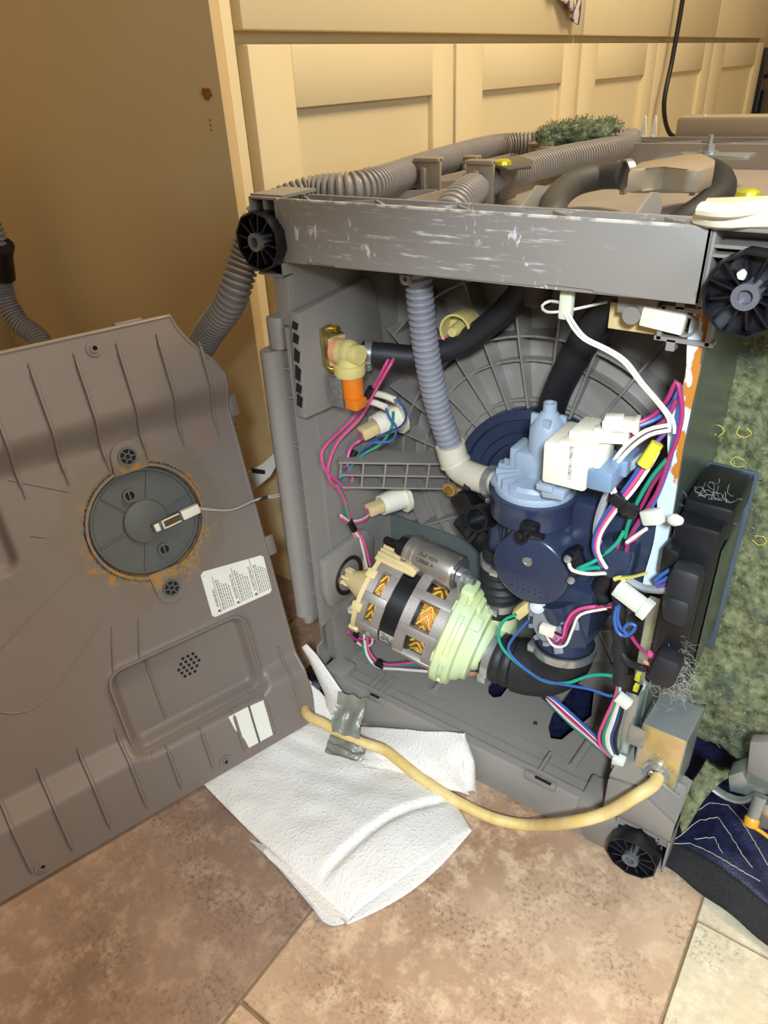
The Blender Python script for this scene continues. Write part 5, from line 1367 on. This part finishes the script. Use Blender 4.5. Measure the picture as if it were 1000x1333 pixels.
# torn white tape patch near the lower edge
r = MB(); r.prism([cv(a, b, .0162) for a, b in ((297, 933), (320, 921), (343, 911), (349, 934), (355, 956), (324, 973), (318, 962), (306, 950))], (0, 0, .0009)); tp = cpart('tape_patch', r, WHITE, 'torn white tape patch')
r = MB(); r.sweep([cv(a, b, .0172) for a, b in ((324, 919), (330, 940), (338, 966))], .0013, 6); cpart('rib_line', r, COVER2, parent=tp)  # the cover's rib under the patch, drawn as an added dark line
# small tab at right edge, top clip
for a, b in ((.003, .405), (.003, .235)):
    r = MB(); r.bx((a - .002, b - .012, -.006), (a + .010, b + .012, -.001), .001); cpart('edge_tab', r, COVER)
r = MB(); r.bx((-.095, .510, .006), (-.068, .515, .016), .001); cpart('edge_tab', r, COVER)

# ---- sticker sheet behind the cover
r = MB(); r.prism([at(322, 615, .10), at(342, 604, .12), at(357, 590, .14), at(360, 606, .14), at(352, 620, .12), at(318, 648, .10), at(312, 640, .10)], (-.001, .002, 0)); 
o = tag(obj('leaflet', r, WHITE), 'white leaflet with a black warning box tucked behind the leaning cover', 'leaflet')
r = MB(); r.prism([at(327, 609, .098), at(345, 612, .118), at(346, 617, .118), at(329, 615, .098)], (.0006, -.0012, 0)); obj('warning_box', r, INK, o)

# ---- yellow power cord
CP = [at(857, 1012, .012), at(850, 1022, .000), at(830, 1035, -.016), at(790, 1058, -.022), at(745, 1070, -.034), at(690, 1074, .010, 2), at(645, 1066, .0075, 2), at(600, 1046, .0095, 2), at(560, 1022, .016, 2), at(525, 995, .022, 2), at(500, 976, .024, 2), at(470, 966, .026, 2), at(440, 952, .028, 2), at(420, 941, .030, 2), at(402, 932, .03, 2), V((-.012, -.030, .020)), V((-.06, -.06, .0075)), V((-.14, -.05, .0075))]
r = MB(); r.tube(CP, .0062, 12)
tag(obj('power_cord', r, CORDY), 'old yellowed power cord crossing the paper towel to the steel junction box', 'cord')

# ---- grey tape strips on the cord
def strip(pts, wv, name, label):
    r = MB(); P_ = spline(pts, .004); wv = V(wv); n_ = len(P_) - 1
    r.slab(lambda a, b: P_[round(a * n_)] + wv * (b - .5) + V((0, 0, .003 * fz(P_[round(a * n_)] + wv * b, 90) + .0015 * math.sin(b * 14 + a * 5))), n_, 10, (0.0003, -.0003, -.0007))
    return tag(obj(name, r, TAPE, recalc=True), label, 'tape', None)


strip([at(458, 905, .065, 2), at(456, 922, .052, 2), at(450, 940, .042, 2), at(450, 956, .035, 2)], (at(476, 935, .045, 2) - at(440, 925, .045, 2)), 'tape_strip', 'crumpled grey tape strip standing up between the cord and the dishwasher sill')
strip([at(426, 968, .0235, 2), at(444, 974, .0245, 2), at(462, 978, .024, 2), at(476, 977, .023, 2)], (at(452, 963, .026, 2) - at(446, 984, .022, 2)), 'tape_strip', 'grey tape strip lying flat on the paper towel below the cord')

# ---- paper towels
r = MB()
NP, NQ = 90, 90
E0, E1 = at(452, 1204, .002, 2), at(614, 1082, .002, 2); T0, T1 = at(262, 1018, .002, 2), at(395, 928, .002, 2)
ML0 = at(345, 1125, .002, 2)


def tow(u, v):
    """u along the open edge, v from the open edge to the far side"""
    a = E0.lerp(E1, u); b = T0.lerp(T1, u)
    p = a.lerp(b, v)
    p += V((-.010, .0, 0)) * math.sin(PI * v) * (1 - u) * 1.2
    p += V((.018, .030, 0)) * math.sin(PI * min(1, v * 1.1)) * u
    if v < .2: p += (E1 - E0).normalized() * 0 + V((.010, -.008, 0)) * math.sin(PI * u) * (1 - v / .2)
    return p


def top_h(u, v):
    lens = .032 * math.sin(PI * min(1, max(0, u))) ** .55 * (1 - smooth(.0, .75, v) * .93)
    crease = -.006 * math.exp(-((v - .16 - .05 * math.sin(PI * u)) / .018) ** 2) * smooth(.0, .2, u) * smooth(1, .85, u)
    und = .003 * fz((u * 3, v * 3, 0), 1.3) + .0015 * fz((u * 9, v * 9, 1), 1)
    return lens + crease + und * smooth(0, .08, v)


def tow_loop(u, v):
    # u runs once round the flattened loop: upper sheet there, lower sheet back
    if u <= .5: uu = u * 2; z = top_h(uu, v)
    else: uu = 2 - u * 2; z = -.0005
    e = (E1 - E0).normalized()
    return tow(uu, v) + V((0, 0, max(z, -.0005) + .0008))


r.grid(tow_loop, 160, 90)
pt = obj('paper_towel', r, PAPER, sharp=180)
md = pt.modifiers.new('solid', 'SOLIDIFY'); md.thickness = .0006; md.offset = 0
tag(pt, 'large folded white paper towel spread on the brown floor tile under the cord', 'paper towel')
r = MB(); F0, F1 = at(400, 1165, .002, 2), at(448, 1203, .002, 2)


def curl(u, v):
    t_ = u * 2 * PI; c = at(424, 1178, .006, 2).lerp(at(452, 1190, .006, 2), .5 + .5 * math.cos(t_ + PI)); return c
# left curl of the fold, peeking out beside the main loop
G0, G1 = at(404, 1172, .002, 2), at(462, 1196, .002, 2)


def curl2(u, v):
    uu = u * 2 if u <= .5 else 2 - u * 2
    z = .014 * math.sin(PI * uu) ** .6 * (1 - .8 * v) if u <= .5 else 0
    p = G0.lerp(G1, uu) + (T0 - E0).normalized() * (.10 * v) + V((.006, -.014, 0)) * math.sin(PI * uu) * (1 - v)
    return p + V((0, 0, max(0, z - .004 * v) + .0006))


r.grid(curl2, 60, 20); cu = obj('paper_towel_curl', r, PAPER, pt, sharp=180); cu.name = 'folded_edge'
# second towel leaning on the sill
r = MB(); A0, A1, A2, A3 = at(470, 944, -.006), at(604, 955, -.004), at(612, 1036, .004, 2), at(475, 1000, .012, 2)


def tow2(u, v):
    p = A0.lerp(A1, u).lerp(A3.lerp(A2, u), v); return p + V((0, -.008 * math.sin(PI * v) + .003 * fz((u * 4, v * 4, 2), 1), .004 * fz((u * 5, v * 5, 0), 1) * v))


r.slab(tow2, 40, 30, (.0, -.0005, -.0005))
r.slab(lambda u, v: at(603, 956, -.005).lerp(at(606, 1030, .003, 2), v) + V((.016 * u * smooth(0, .4, v), -.004 + .008 * math.sin(u * PI), 0)), 8, 24, (0, -.0005, 0))
tag(obj('paper_towel', r, PAPER, sharp=180), 'smaller white paper towel propped against the dishwasher sill behind the yellow cord', 'paper towel')
r = MB(); K = [(394, 842, .0), (404, 856, -.005), (418, 880, -.012), (432, 905, -.018), (438, 930, -.024)]
r.slab(lambda u, v: (lambda i, f_: at(K[i][0] + (K[i + 1][0] - K[i][0]) * f_ + (u - .2) * (6 + 22 * v) - 6 * v, K[i][1] + (K[i + 1][1] - K[i][1]) * f_ - u * 4, K[i][2] + (K[i + 1][2] - K[i][2]) * f_))(min(3, int(v * 4)), v * 4 - min(3, int(v * 4))) + V((0, -.004 * math.sin(u * PI), 0)), 10, 30, (0, .0006, 0))
r.slab(lambda u, v: at(398, 880, -.01).lerp(at(440, 925, -.015), u).lerp(at(402, 932, .012, 2).lerp(at(455, 945, .02, 2), u), v), 14, 14, (0, .0004, -.0004))
tag(obj('paper_towel', r, PAPER, sharp=180), 'twisted white paper towel end standing between the leaning cover and the dishwasher', 'paper towel')
